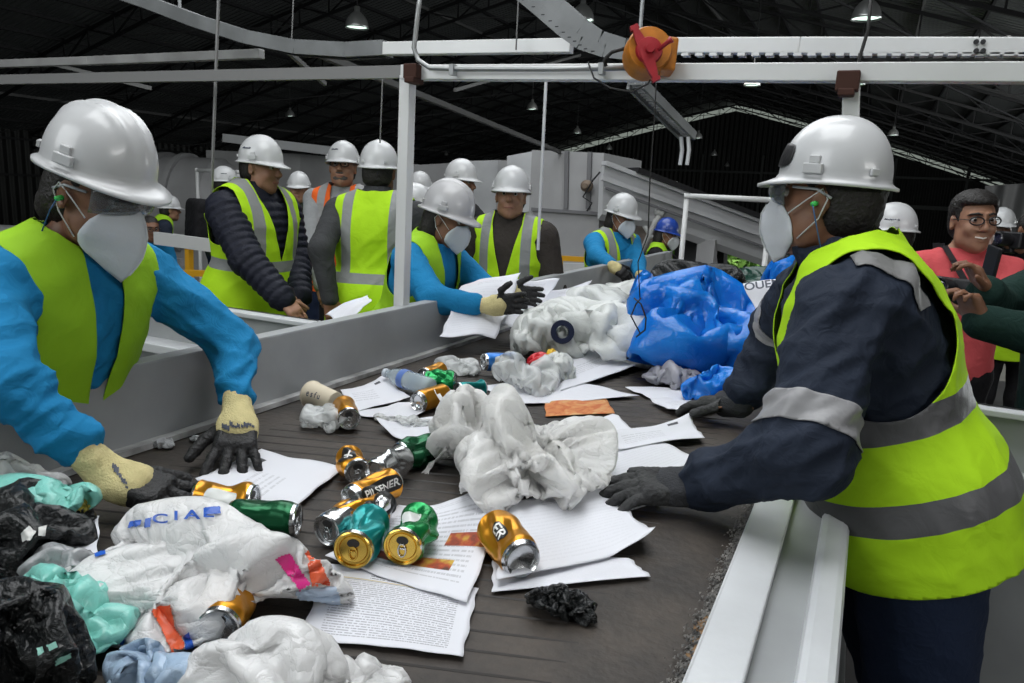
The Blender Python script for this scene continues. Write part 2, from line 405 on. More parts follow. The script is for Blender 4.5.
# ------------------------------------------------------------------ pendant hall lamps
M_shade = mat('lamp_shade_metal', (0.55, 0.56, 0.56), 0.35, 0.8)
M_bulb = mat('lamp_diffuser', (0.8, 0.95, 0.85), 0.4, emit=(0.75, 1.0, 0.86), estr=1.6)
def lamp(px, py, label, z=4.3, s=1.0, d=None):
    p = atZ(px, py, z) if d is None else at(px, py, d)
    e = empty('pendant_lamp', p, label, 'lamp', 'hall lamps hanging from the roof')
    b = MB(); b.lathe([(.21 * s, -.02), (.20 * s, .02), (.19 * s, .08), (.16 * s, .15), (.11 * s, .21), (.07 * s, .24), (.05 * s, .26), (.05 * s, .34), (.0, .345)], 20, p)
    o = b.build('lamp_shade', M_shade, e, smooth=True); so = o.modifiers.new('s', 'SOLIDIFY'); so.thickness = .006
    b = MB(); b.lathe([(0, .0), (.1 * s, -.005), (.19 * s, .01), (.19 * s, .02), (0, .03)], 20, p); b.build('diffuser', M_bulb, e, smooth=True)
    b = MB(); top = roof_z(min(max(p[0], XL), XR)); b.tube([p + (0, 0, .34), (p[0], p[1], max(top, p[2] + .6))], .012, 5); b.build('hanging_cable', M_truss, e)
lamp(357, 27, 'bell shaped pendant lamp high over the turned-away man in the lime vest')
lamp(582, 20, 'bell shaped pendant lamp directly behind the curved bracket near the red and orange switch', z=4.5)
lamp(866, 18, 'large bell shaped pendant lamp high above the right worker, nearest of all lamps')
lamp(290, 116, 'small pendant lamp glowing low above the man in the navy puffer jacket')
lamp(532, 109, 'small pendant lamp glowing under the white overhead beam left of centre', z=4.6)
for (x, y, t) in ((577, 133, 'nearest of the row over the grey machine'), (609, 149, 'second in the row over the grey machine'), (633, 162, 'third in the row over the inclined conveyor'),
                  (698, 138, 'just right of the hook hanging near the gable wall'), (714, 155, 'below and right of the one beside the hook'), (727, 166, 'lowest of the three before the dark gable wall'),
                  (446, 155, 'far left one above the two white helmets'), (752, 85, 'tucked just under the white beam left of the right post'), (856, 84, 'tucked under the white beam right of the right post'),
                  (893, 135, 'seen right of the large near helmet')):
    lamp(x, y, 'distant small pendant lamp, ' + t, z=4.5)
# ------------------------------------------------------------------ sorting line
BZ, XB0, XB1 = 0.95, -1.53, -0.15
M_white = mat('white_painted_steel', (0.62, 0.64, 0.66), 0.35, 0.1, noise=.15, nscale=4, bump=.08, bscale=30)
M_grey = mat('grey_painted_steel', (0.36, 0.375, 0.385), 0.45, 0.1, noise=.22, nscale=3, bump=.1, bscale=15)
M_beam = mat('white_beam_paint', (0.66, 0.67, 0.67), 0.4, 0.1, noise=.1, nscale=3)
M_dusty = mat('dusty_ledge', (0.42, 0.42, 0.42), 0.7, 0.0, col2=(0.18, 0.18, 0.18), nscale=12, bump=.3, bscale=40)
def belt_mat():
    m = mat('rubber_belt', (0.05, 0.042, 0.037), 0.62); L = m.node_tree.links; b = m.node_tree.nodes['Principled BSDF']
    t = N(m, 'ShaderNodeTexCoord'); s = N(m, 'ShaderNodeSeparateXYZ'); L.new(t.outputs['Object'], s.inputs[0])
    nz = N(m, 'ShaderNodeTexNoise'); nz.inputs['Scale'].default_value = 5; nz.inputs['Detail'].default_value = 9; nz.inputs['Roughness'].default_value = .7; L.new(t.outputs['Object'], nz.inputs[0])
    r = N(m, 'ShaderNodeMapRange'); r.inputs[1].default_value = .4; r.inputs[2].default_value = .68; L.new(nz.outputs[0], r.inputs[0])
    c = mixc(m, r.outputs[0], (0.026, 0.022, 0.019), (0.078, 0.062, 0.049))
    n2 = N(m, 'ShaderNodeTexNoise'); n2.inputs['Scale'].default_value = 60; L.new(t.outputs['Object'], n2.inputs[0])
    c = mixc(m, math_n(m, 'MULTIPLY', n2.outputs[0], .5), c, (0.03, 0.026, 0.024)); L.new(c, b.inputs['Base Color'])
    bp = N(m, 'ShaderNodeBump'); bp.inputs['Strength'].default_value = .5; bp.inputs['Distance'].default_value = .004
    L.new(math_n(m, 'ADD', nz.outputs[0], n2.outputs[0]), bp.inputs['Height']); L.new(bp.outputs[0], b.inputs['Normal'])
    return m
M_belt = belt_mat()
line = empty('conveyor_line', (-.84, 3, 0), 'long sorting conveyor with a dark dirty rubber belt and white steel sides', 'conveyor')
# belt with low moulded cleats (chevrons)
b = MB(); b.box(((XB0 + XB1) / 2, 3.0, BZ - .012), (XB1 - XB0, 6.9, .024)); b.build('belt', M_belt, line)
b = MB(); R_ = random.Random(3)
cxm = (XB0 + XB1) / 2
for k in range(88):
    y = 0.30 + k * .052; w_ = .53
    pts = [(cxm + w_ * (i / 8 - 1), y + .33 * w_ * (i / 8 - 1), BZ - .0005) for i in range(17)]
    b.tube(pts, [.0015] + [.0030] * 15 + [.0015], 5)
b.build('cleat', mat('cleat_rubber', (0.022, 0.018, 0.016), .55), line)
# loose shredded scraps along the right edge of the belt
sc_ = MB()
for k in range(1900):
    y = R_.uniform(.75, 2.3); x = XB1 - abs(R_.gauss(0, .010)) - .003; s_ = R_.uniform(.0012, .0045); a = R_.random() * 3
    c_, n_ = math.cos(a) * s_, math.sin(a) * s_; z = BZ + .002 + R_.random() * .006
    sc_.add([(x - c_, y - n_, z), (x + n_, y - c_, z + .004), (x + c_, y + n_, z), (x - n_ * .6, y + c_ * .6, z + .003)], [(0, 1, 2, 3)])
tag(sc_.build('shredded_scrap', mat('scrap_flakes', (0.22, 0.21, 0.195), .8, col2=(0.05, 0.05, 0.05), nscale=60)), 'line of tiny shredded scraps caught along the right belt edge', 'scraps', kind='stuff')
# right side rails: flat flange, groove, rounded outer tube, skirt below
b = MB(); b.box((-.112, 3.0, BZ + .008), (.072, 6.9, .020)); b.box((-.147, 3.0, BZ + .004), (.006, 6.9, .03)); b.build('inner_flange', M_white, line, bevel=.003)
b = MB(); b.box((-.045, 3.0, BZ - .035), (.085, 6.9, .06)); b.build('groove', M_grey, line)
b = MB(); b.box((.012, 3.0, BZ - .055), (.055, 6.9, .14)); b.build('outer_rail', M_white, line, bevel=.014)
b = MB(); b.box((.028, 3.0, .48), (.02, 6.9, .72)); b.build('side_skirt', M_grey, line)
# left side panel, with its dusty ledge
b = MB()
b.box((XB0 - .012, 3.0, BZ + .075), (.016, 6.9, .25)); b.box((XB0 - .03, 3.0, BZ + .197), (.05, 6.9, .012)); b.build('side_panel', M_grey, line, bevel=.002)
b = MB(); b.box((XB0 + .018, 3.0, BZ + .006), (.05, 6.9, .014), ry(-.15)); b.build('dusty_ledge', M_dusty, line)
b = MB(); b.box((XB0 - .03, 3.0, .48), (.02, 6.9, .85)); b.build('side_skirt', M_grey, line)
b = MB()
for y in (.2, 2.9, 4.6, 6.1):
    for x in (XB0 + .02, XB1 + .12): b.box((x, y, .42), (.09, .09, .84))
b.build('legs', M_white, line)
# steel partitions that divide the work stations, across the line
def partition(x0, x1, y, z0, z1, label):
    e = empty('station_partition', ((x0 + x1) / 2, y, 0), label, 'partition', None)
    b = MB(); b.box(((x0 + x1) / 2, y, (z0 + z1) / 2), (abs(x1 - x0), .02, z1 - z0)); b.build('panel', M_grey, e, bevel=.002)
    b = MB(); b.box(((x0 + x1) / 2, y - .02, z1 - .008), (abs(x1 - x0), .06, .016)); b.build('top_edge', M_white, e, bevel=.003)
    b = MB(); b.box(((x0 + x1) / 2, y - .05, z1 - .17), (abs(x1 - x0), .09, .035)); b.build('ledge', M_white, e, bevel=.004)
    return e
partition(-2.62, -1.60, 1.90, .02, 1.15, 'grey steel partition beside the left woman, in front of the navy puffer jacket man')
partition(.15, 1.9, 2.10, .02, 1.14, 'grey steel partition behind the right worker in front of the photographers')

# ------------------------------------------------------------------ overhead frame and rails
def pbar(bb, px0, py0, px1, py1, Y, w_, h_=None): bb.bar(atY(px0, py0, Y), atY(px1, py1, Y), w_, h_)
PY = 2.36
fr = empty('steel_portal', (-.85, PY, 0), 'white steel post and beam frame straddling the conveyor', 'frame')
pt = atY(408, 74, PY); pb = atY(393, 330, PY); pr = atY(848, 92, PY)
b = MB(); b.box((-1.60, PY, 1.0), (.045, .045, 1.98)); b.v = [(v[0] + (pt[0] + 1.6) * (v[2] / 2.0) ** 1, v[1], v[2]) for v in b.v]; b.build('post', M_beam, fr, bevel=.003)
b = MB(); b.box((.10, PY, 1.0), (.045, .045, 1.98)); b.v = [(v[0] + (pr[0] + .0 - .10) * (v[2] / 2.0), v[1], v[2]) for v in b.v]; b.build('post', M_beam, fr, bevel=.003)
b = MB(); b.bar(atY(404, 73, PY), atY(1080, 73, PY), .05, .05); b.build('cross_beam', M_beam, fr, bevel=.003)
b = MB(); b.bar(atY(-60, 81, PY + .35), atY(404, 72, PY + .35), .03, .05); b.build('cross_beam', mat('dark_shaded_beam', (.20, .20, .20), .6, .2), fr)  # left stretch in darker paint, its fading into darkness put into the colour
M_rust = mat('rusty_clamp', (0.055, 0.022, 0.015), .8, .3)
for (x, y, s_) in ((414, 72, .055), (848, 82, .06)):
    p = atY(x, y, PY - .03); b = MB(); b.box(p, (s_, .06, s_ * .9)); b.box(p + (0, 0, -.03), (s_ * .7, .07, .02)); b.build('rusty_clamp', M_rust, fr, bevel=.004)
b = MB(); b.tube([atY(x, y, PY - .05) for x, y in ((421, -12), (417, 20), (414, 48), (418, 60), (430, 68), (460, 69), (560, 69), (626, 68))], .0085, 10); b.build('conduit_pipe', mat('conduit_grey', (.30, .31, .31), .4, .5), fr, smooth=True)
for x, y in ((453, 70), (602, 69)): b = MB(); b.box(atY(x, y, PY - .05), (.016, .03, .035)); b.build('conduit_clip', M_grey, fr)
rl = empty('overhead_rail', (-.8, 3.3, 2.3), 'bright white overhead rail with slotted lower lip running above the frame', 'rail')
UY = 3.3
def ribbon(pts, w_, h_, Y): 
    bb = MB()
    for a, c in zip(pts[:-1], pts[1:]): bb.bar(atY(*a, Y), atY(*c, Y), w_, h_)
    return bb
ribbon([(385, 49), (572, 46)], .05, .062, UY).build('rail_beam', M_beam, rl, bevel=.004)
ribbon([(670, 46), (800, 46), (977, 47), (1090, 48)], .05, .062, UY).build('rail_beam', M_beam, rl, bevel=.004)
ribbon([(-60, 66), (90, 61), (262, 54)], .05, .055, UY + .3).build('rail_beam', mat('shaded_beam', (.36, .36, .36), .5, .1, noise=.3), rl, bevel=.004)  # shade painted in: the white rail is coloured darker towards the dark left side
b = MB()
for k in range(30):
    x = 672 + k * 14; p = atY(x, 55.2, UY); b.box(p, (.03, .05, .012))
b.build('lip_slots', M_beam, rl)
b = MB()
for x, y in ((976, 42), (983, 42), (976, 51), (983, 51)): b.lathe([(0, .0), (.009, 0), (.009, .008), (0, .008)], 8, atY(x, y, UY - .03), rx(math.pi / 2))
b.build('bolts', M_truss, rl)
# curved monorails
M_gr2 = mat('dim_grey_steel', (.20, .21, .215), .5, .1, noise=.3)
cv = empty('curved_monorail', (-2, 3.6, 2.6), 'grey curved monorail sweeping in from the upper left corner', 'rail')
pts = [(105, -12), (150, 3), (200, 22), (250, 38), (300, 48), (350, 51), (388, 49)]
b = MB(); P3 = [atY(x, y, 3.42) for x, y in pts]
for a, c in zip(P3[:-1], P3[1:]): b.bar(a, c, .10, .075)
b.build('rail_beam', M_gr2, cv)
b = MB()
for a, c in zip(P3[:-1], P3[1:]): b.bar(a - (0, 0, .04), c - (0, 0, .04), .04, .012)
b.build('lower_flange', M_truss, cv)
cv2 = empty('cable_tray', (-1.2, 3.2, 2.5), 'perforated grey cable tray coming down from the top edge towards the orange switch', 'cable tray')
b = MB(); T1 = [atY(x, y, 3.05) for x, y in ((528, -18), (560, 8), (582, 27), (600, 40), (625, 48), (645, 50))]
for a, c in zip(T1[:-1], T1[1:]): b.bar(a, c, .02, .07)
b.build('tray_side', M_gr2, cv2)
b = MB(); q = [p + np.array([-.085, -.01, -.03]) for p in T1]
for a, c, a2, c2 in zip(T1[:-1], T1[1:], q[:-1], q[1:]): b.add([a - (0, 0, .03), c - (0, 0, .03), c2, a2, a - (0, 0, .026), c - (0, 0, .026), c2 + (0, 0, .004), a2 + (0, 0, .004)], [(3, 2, 1, 0), (4, 5, 6, 7), (0, 1, 5, 4), (2, 3, 7, 6)])
for a, c in zip(q[:-1], q[1:]): b.bar(a + (0, 0, .02), c + (0, 0, .02), .006, .05)
b.build('tray_bottom', M_gr2, cv2)
b = MB()
for k in range(12):
    t = .02 + k / 12 * 3.6; i = min(int(t), 3); u = t - i; a = q[i] * (1 - u) + q[i + 1] * u; c = T1[i] * (1 - u) + T1[i + 1] * u - (0, 0, .03); m_ = (a + c) / 2; dd = nrm(q[i + 1] - q[i]) * .008
    b.bar(m_ - (c - a) * .28 - (0, 0, .004), m_ + (c - a) * .28 - (0, 0, .004), .014, .004)
b.build('slots', M_truss, cv2)
ar = empty('hook_arm', (-1.2, 5, 2.4), 'slotted grey arm with a double hook hanging beyond the orange switch', 'bracket')
b = MB(); A0, A1 = atY(636, 84, 4.6), atY(688, 136, 5.4); sd = nrm(np.cross(A1 - A0, (0, 0, 1))) * .05
b.bar(A0 + sd, A1 + sd, .02, .06); b.bar(A0 - sd, A1 - sd, .02, .06)
for k in range(22): t = k / 21; c = A0 * (1 - t) + A1 * t; b.bar(c - sd, c + sd, .02, .012)
b.build('slotted_arm', M_gr2, ar)
b = MB()
for dx in (-4, 3):
    b.tube([atY(685 + dx, 137, 5.3), atY(686 + dx, 150, 5.3), atY(684 + dx, 165, 5.3)], .014, 6)
b.build('hook', M_white, ar)
b = MB(); b.tube([A0, (A0[0], A0[1], roof_z(A0[0]))], .012, 6); b.build('hanger_rod', M_grey, ar)
for P_ in (atY(60, -40, 3.42), atY(180, 12, 3.42)): b = MB(); b.tube([P3[0] if P_[2] > P3[0][2] else P_, ((P3[0] if P_[2] > P3[0][2] else P_)[0], P_[1], roof_z(P_[0]))], .010, 6); b.build('hanger_rod', M_grey, cv)
# diagonal braces and thin hanging rods
def rod(name, a, c, r, m, label, cat='rod', bar=False):
    b = MB(); (b.bar(a, c, r * 2) if bar else b.tube([c, a] + ([(a[0], a[1], roof_z(a[0]))] if name == 'hanging_rod' and 'cap' not in label and 'machine' not in label else []), r, 8)); return tag(b.build(name, m), label, cat)
M_rod = mat('rod_grey', (.22, .22, .22), .45, .5)
rod('hanging_rod', atY(219, -14, 2.9), atY(211, 205, 2.9), .0085, M_rod, 'thin grey vertical rod hanging from the roof left of the navy jacket man')
rod('hanging_rod', atY(294, -14, 3.6), atY(291, 58, 3.6), .004, M_rod, 'short thin rod between the top edge and the monorail curve')
rod('hanging_rod', atY(383, 68, 3.2), atY(380, 143, 3.2), .004, M_rod, 'thin rod ending in a cap just above the turned-away man helmet')
rod('hanging_rod', atY(546, 82, 2.9), atY(538, 250, 2.9), .007, M_white, 'pale vertical rod hanging in front of the grey machine left of centre')
rod('hanging_rod', atY(519, -14, 3.2), atY(516, 50, 3.2), .004, M_rod, 'short thin rod from the top edge down to the middle of the white rail')
rod('diagonal_brace', atY(45, 62, 3.6), atY(150, 88, 3.6), .012, M_rod, 'thin diagonal brace at the far left under the dull rail', 'brace', True)
rod('diagonal_brace', atY(284, 48, 3.42), atY(325, 84, 3.9), .012, M_rod, 'short dark diagonal brace under the monorail curve', 'brace', True)
rod('diagonal_brace', atY(300, 46, 3.42), atY(560, 152, 8.6), .02, mat('dim_brace', (.10, .10, .10), .6, .2), 'long dark diagonal beam running from the monorail curve down to the grey machine', 'brace', True)
rod('diagonal_brace', atY(455, 90, 9), atY(580, 55, 14), .02, M_rod, 'thin pale roof tie left of the orange switch', 'brace', True)
for i, (pp, lb) in enumerate((([(872, -12), (868, 30), (859, 60), (856, 70), (852, 80)], 'black cable dropping from the large near lamp to the right rusty clamp'),
                  ([(657, 60), (655, 110), (650, 180), (648, 235), (638, 262), (640, 300)], 'long thin pull cord hanging from the orange switch'),
                  ([(588, 62), (594, 78), (610, 88), (632, 92), (648, 84), (655, 70)], 'slack black cable looping under the orange switch'))):
    b = MB(); b.tube([atY(x, y, (2.5, 2.45, 2.3)[i]) for x, y in pp], (.005, .0022, .003)[i], 6); tag(b.build('hanging_cable', mat('black_cable', (.015, .015, .015), .6), smooth=True), lb, 'cable')
# wire loop at the cord end, hanging over the clear bag
b = MB(); b.tube([atY(x, y, 2.42) for x, y in ((641, 298), (636, 304), (631, 316), (640, 333), (636, 337), (645, 330), (646, 318), (641, 304), (634, 298))], .0028, 6)
tag(b.build('wire_loop', mat('black_cable', (.015, .015, .015), .6), smooth=True), 'bent dark wire loop dangling in front of the crumpled clear bag', 'wire')
# emergency pull switch
sp = atY(648, 52, PY - .10)
sw = empty('pull_switch', sp, 'orange round pull switch with a red star shaped lever on the white beam', 'switch')
M_or = mat('orange_housing', (0.50, 0.17, 0.01), .5, noise=.3, nscale=30); M_red = mat('red_lever', (0.33, 0.012, 0.02), .45, noise=.2, nscale=30)
Rs = rot_to(-CF * np.array([1, 1, 0]) + (0, 0, .15))
b = MB(); b.lathe([(0, -.07), (.055, -.07), (.068, -.06), (.070, -.02), (.066, .0), (.068, .02), (.062, .035), (.0, .04)], 28, sp, Rs); b.build('housing', M_or, sw, sharp=30)
b = MB(); b.box(sp + Rs @ (.055, 0, -.02), (.06, .10, .07), Rs); b.build('terminal_box', M_or, sw, bevel=.008)
b = MB(); b.lathe([(0, .04), (.036, .04), (.040, .048), (.036, .056), (.014, .058), (.012, .07), (0, .07)], 24, sp + Rs @ (-.004, -.012, 0), Rs); b.build('hub', M_red, sw, sharp=30)
b = MB()
def upv(px, py): return atY(px, py, PY - .155)
hc = upv(647, 56)
for ex, ey in ((634, 27), (656, 80)):
    e_ = upv(ex, ey); d_ = nrm(e_ - hc); s_ = nrm(np.cross(d_, CF)) 
    for w0, w1, t0, t1 in ((.018, .013, 0, .6), (.013, .008, .6, .9), (.013, .011, .9, 1.05)):
        a = hc + (e_ - hc) * t0; c = hc + (e_ - hc) * t1
        V = [];
        for P_, ww in ((a, w0), (c, w1)):
            for sx_, sz_ in ((-1, -1), (1, -1), (1, 1), (-1, 1)): V.append(P_ + s_ * sx_ * ww + CF * sz_ * .007)
        b.add(V, [(0, 1, 2, 3), (7, 6, 5, 4), (0, 4, 5, 1), (1, 5, 6, 2), (2, 6, 7, 3), (3, 7, 4, 0)])
b.build('lever', M_red, sw)
b = MB(); b.tube([upv(658, 50), upv(668, 42), upv(672, 39)], [.006, .007, .011], 8); b.build('knob', M_red, sw, smooth=True)
b = MB(); b.tube([atY(x, y, PY - .09) for x, y in ((626, 48), (612, 52), (604, 60), (606, 66))], .006, 8); b.build('black_lead', mat('black_cable', (.015, .015, .015), .6), sw, smooth=True)
# ------------------------------------------------------------------ machines behind the line
M_mach = mat('machine_grey_paint', (0.40, 0.40, 0.41), 0.55, 0.1, noise=.25, nscale=1.2, bump=.1, bscale=6)
M_machl = mat('machine_light_paint', (0.60, 0.61, 0.63), 0.5, 0.1, noise=.2, nscale=1.5)
M_yel = mat('safety_yellow', (0.65, 0.33, 0.01), .5)
M_pipe = mat('white_pipe', (.62, .63, .63), .4)
def quad_slab(name, pts, th, m, parent, bevel=0):             # slab from a front outline (3D) with real thickness going away
    pts = [np.array(p) for p in pts]; n = len(pts); nn = nrm(np.cross(pts[1] - pts[0], pts[2] - pts[0])); nn = nn if nn @ CF > 0 else -nn
    V = pts + [p + nn * th for p in pts]; b = MB(); b.add(V, [tuple(range(n)), tuple(range(2 * n - 1, n - 1, -1))] + [(i, i + n, (i + 1) % n + n, (i + 1) % n) for i in range(n)]); return b.build(name, m, parent, bevel=bevel)
def vq(px0, px1, ytop0, ytop1, Y0, Y1, zb):                   # upright face from two pixel columns down to height zb
    a = atY(px0, ytop0, Y0); c = atY(px1, ytop1, Y1); return [a, c, np.array([c[0], c[1], zb]), np.array([a[0], a[1], zb])]
e = empty('sorting_machine', atY(555, 300, 9.0) * (1, 1, 0) + (0, 0, LOWZ), 'tall grey box shaped machine housing behind the front facing man', 'machine')
quad_slab('housing', vq(532, 604, 150, 153, 8.6, 8.6, LOWZ), 1.6, M_mach, e)
quad_slab('housing_panel', [atY(507, 156, 9.4), atY(534, 151, 9.4), atY(534, 290, 9.4), atY(507, 290, 9.4)], .5, M_machl, e)
b = MB()
for (x0, y0, x1, y1) in ((532, 209, 604, 214), (567, 151, 566, 209), (590, 152, 588, 209)): b.bar(atY(x0, y0, 8.58), atY(x1, y1, 8.58), .05, .04)
b.build('panel_rib', mat('rib_dark', (.16, .16, .17), .6), e)
b = MB(); bc = atY(586, 186, 8.45); b.lathe([(0, -.1), (.055, -.1), (.07, -.06), (.07, 0), (.045, .02), (.03, .05), (0, .05)], 20, bc, rx(math.pi / 2)); b.build('bearing', mat('rust_bearing', (.22, .17, .13), .7, .4), e, sharp=35)
b = MB(); b.tube([atY(x, y, 8.42) for x, y in ((600, 172), (593, 180), (583, 197), (592, 203), (587, 211))], .010, 6); b.build('chain', M_truss, e, smooth=True)
e = empty('machine_cladding', atY(450, 260, 10.5) * (1, 1, 0) + (0, 0, LOWZ), 'wide grey cladding panels behind the three helmets left of centre', 'machine')
quad_slab('panel', vq(466, 500, 161, 160, 10.5, 10.5, LOWZ), .8, M_machl, e); quad_slab('panel', vq(402, 466, 166, 162, 10.6, 10.6, LOWZ), .8, M_mach, e); quad_slab('panel', vq(498, 515, 160, 161, 10.4, 10.4, LOWZ), .8, M_mach, e)
e = empty('machine_cladding', atY(300, 260, 11.5) * (1, 1, 0) + (0, 0, LOWZ), 'long dim grey casing behind the puffer jacket man, left of the white post', 'machine')
quad_slab('panel', vq(206, 300, 150, 154, 11.5, 12.0, LOWZ), .8, M_mach, e); quad_slab('panel', vq(300, 402, 154, 163, 12.0, 12.0, LOWZ), .8, M_mach, e)
b = MB(); b.bar(atY(225, 138, 11.2), atY(340, 152, 11.6), .16, .16); b.build('top_beam', M_machl, e)
e = empty('trommel_drum', atY(175, 260, 10.0) * (1, 1, 0) + (0, 0, LOWZ), 'large rounded grey machine drum right of the near left helmet', 'machine')
dc = atY(182, 205, 10.2); ax = nrm((.95, .35, 0)); b = MB()
b.lathe([(0, -.5), (.75, -.5), (.85, -.42), (.90, -.3), (.97, -.3), (.97, -.2), (.90, -.2), (.90, .1), (.97, .1), (.97, .2), (.90, .2), (.90, .8), (.8, .95), (0, 1.0)], 48, dc, rot_to(ax)); b.build('drum', M_mach, e, sharp=30)
b = MB(); b.box(dc * (1, 1, 0) + (0, 0, (dc[2] - .8 + LOWZ) / 2), (1.5, .9, dc[2] - .8 - LOWZ), rz(.35)); b.build('support', M_mach, e)
# inclined conveyor
e = empty('inclined_conveyor', atY(730, 300, 11.0) * (1, 1, 0) + (0, 0, LOWZ), 'long grey inclined conveyor sloping down from the machine housing to the right', 'conveyor')
IY0, IY1 = 8.4, 11.5
def ip(px, py, t): return atY(px, py, IY0 + (IY1 - IY0) * t)
quad_slab('side_plate', [ip(604, 164, 0), ip(612, 166, .03), ip(868, 262, 1), ip(862, 294, 1), ip(655, 222, .2), ip(602, 214, 0)], .10, M_machl, e)
b = MB(); off = np.array([0, 1.3, 0]); b.bar(ip(604, 163, 0) , ip(870, 262, 1), .12, .05); b.bar(ip(604, 178, 0) - (0, .08, 0), ip(866, 272, 1) - (0, .08, 0), .04, .05); b.build('edge_flange', M_machl, e)
b = MB(); b.bar(ip(607, 188, 0) - (0, .06, 0), ip(864, 284, 1) - (0, .06, 0), .03, .03); b.build('seam', mat('rib_dark', (.16, .16, .17), .6), e)
b = MB(); A_, B_ = ip(604, 168, 0) + (0, .55, 0), ip(868, 266, 1) + (0, .55, 0); b.bar(A_, B_, .95, .06); b.build('belt', M_truss, e)
for px, py, t in ((705, 240, .35), (790, 262, .70)):
    p = ip(px, py, t) + (0, .2, 0); b = MB(); b.bar(p, (p[0], p[1], LOWZ), .22, .22); b.build('leg', M_mach, e)
e = empty('hopper', atY(697, 300, 10.4) * (1, 1, 0) + (0, 0, LOWZ), 'dark grey hopper with a pale bracket under the inclined conveyor', 'machine')
quad_slab('chute', [atY(672, 226, 10), atY(701, 236, 10), atY(696, 262, 10), atY(676, 268, 10)], .6, mat('chute_dark', (.07, .07, .075), .6), e)
quad_slab('bracket', [atY(701, 240, 9.9), atY(712, 236, 9.9), atY(718, 300, 9.9), atY(698, 300, 9.9)], .2, M_machl, e)
quad_slab('post', [atY(714, 238, 10.2), atY(724, 241, 10.2), atY(722, 320, 10.2), atY(712, 320, 10.2)], .3, M_truss, e)
b = MB(); c_ = atY(641, 224, 9.5); b.lathe([(0, 0), (.20, 0), (.22, .04), (.22, .42), (.20, .46), (0, .46)], 28, c_ - (.1, 0, .1), rot_to((1, .4, -.3))); tag(b.build('feed_drum', mat('tan_paint', (.36, .30, .27), .5), sharp=35), 'pale tan cylinder between the blue shirted sorter and the blue helmet', 'drum')
b = MB(); b.tube([atY(637, 262, 9), atY(655, 222, 9), atY(662, 212, 9)], .035, 8); b.tube([atY(637, 214, 9), atY(652, 238, 9)], .03, 8); tag(b.build('pipe_brace', M_pipe, smooth=True), 'crossed pale pipes left of the blue helmet', 'brace')
b = MB(); b.tube([atY(669, 193, 10), atY(679, 184, 10)], .05, 8); b.tube([atY(664, 213, 9), atY(656, 210, 9)], .06, 8); tag(b.build('pipe_stub', M_pipe, smooth=True), 'short pale pipe stub above the inclined conveyor', 'pipe')
# white pipe frames
def pipe_frame(name, pts, Y, r, label):
    P_ = [atY(x, y, Y) for x, y in pts]; P_[0] = np.array([P_[1][0], P_[1][1], LOWZ]); P_[-1] = np.array([P_[-2][0], P_[-2][1], LOWZ]); b = MB()
    for a, c in zip(P_[:-1], P_[1:]): b.tube([a, c], r, 10)
    for p in P_[1:-1]: b.tube([p - (0, 0, r), p + (0, 0, r)], r * 1.25, 10)
    return tag(b.build(name, M_pipe, smooth=True), label, 'frame')
pipe_frame('pipe_stand', [(682, 285), (687, 196), (772, 200), (768, 285)], 6.3, .022, 'white square pipe frame right of the blue helmet')
pipe_frame('pipe_stand', [(193, 262), (197, 170), (238, 172), (236, 262)], 8.0, .026, 'white pipe frame left of the puffer jacket man')
# guard rails of the walkway beyond the line
def rail(label, pts, Y, posts, m1, m2, w1=.10, w2=.05):
    e = empty('guard_rail', atY(*pts[0], Y) * (1, 1, 0), label, 'railing'); b = MB()
    for (a, c) in zip(pts[:-1], pts[1:]): b.bar(atY(*a, Y), atY(*c, Y), .03, w1)
    b.build('top_rail', m1, e)
    for x, y0, y1 in posts: b = MB(); b.bar(atY(x, y0, Y + .02), atY(x, y1, Y + .02) * (1, 1, 0) , .05); b.build('post', m2, e)
    return e
rail('white topped guard rail with yellow posts left of the puffer jacket man', [(155, 238), (246, 250)], 4.6, ((189, 246, 300), (239, 250, 300)), M_pipe, M_yel, .11)
rail('low yellow guard rail left of the puffer jacket man', [(180, 273), (246, 274)], 4.3, ((236, 262, 320), ), M_yel, M_yel, .05)
rail('yellow guard rail in front of the grey machine housing', [(540, 257), (594, 260)], 6.9, ((560, 258, 320),), M_yel, M_yel, .05)
e = empty('side_conveyor', atY(60, 250, 6.2) * (1, 1, 0), 'pale low conveyor frame seen behind the left worker shoulders', 'conveyor')
b = MB(); b.bar(atY(-40, 226, 6.2), atY(70, 232, 6.2), .5, .06); b.bar(atY(-40, 240, 6.1), atY(70, 246, 6.1), .06, .16); b.build('frame', M_machl, e)
b = MB(); b.bar(atY(140, 236, 6.4), atY(182, 240, 6.4), .4, .10); b.bar(atY(-40, 250, 6.2) , atY(182, 262, 6.2), .05, .08); b.build('bed', M_mach, e)
for x in (10, 60, 150): p = atY(x, 250, 6.3); b = MB(); b.bar(p, (p[0], p[1], LOWZ), .07); b.build('leg', M_mach, e)
e = empty('side_conveyor', atY(560, 280, 7.2) * (1, 1, 0), 'white low trough conveyor between the front facing man and the blue shirted sorter', 'conveyor')
b = MB(); b.bar(atY(520, 268, 7.2), atY(640, 270, 7.2), .06, .12); b.bar(atY(520, 284, 7.1), atY(640, 286, 7.1), .5, .05); b.build('frame', M_machl, e)
for x in (540, 620): p = atY(x, 272, 7.2); b = MB(); b.bar(p, (p[0], p[1], LOWZ), .07); b.build('leg', M_mach, e)
# pale ribbed sheet at the far right
quad = quad_slab('translucent_sheet', [atY(985, 186, 12), atY(1075, 180, 11), atY(1075, 300, 11), atY(990, 300, 12)], .05, corr('pale_sheet', (.24, .24, .24), (.16, .16, .16), 0, 30), None); struct(quad)
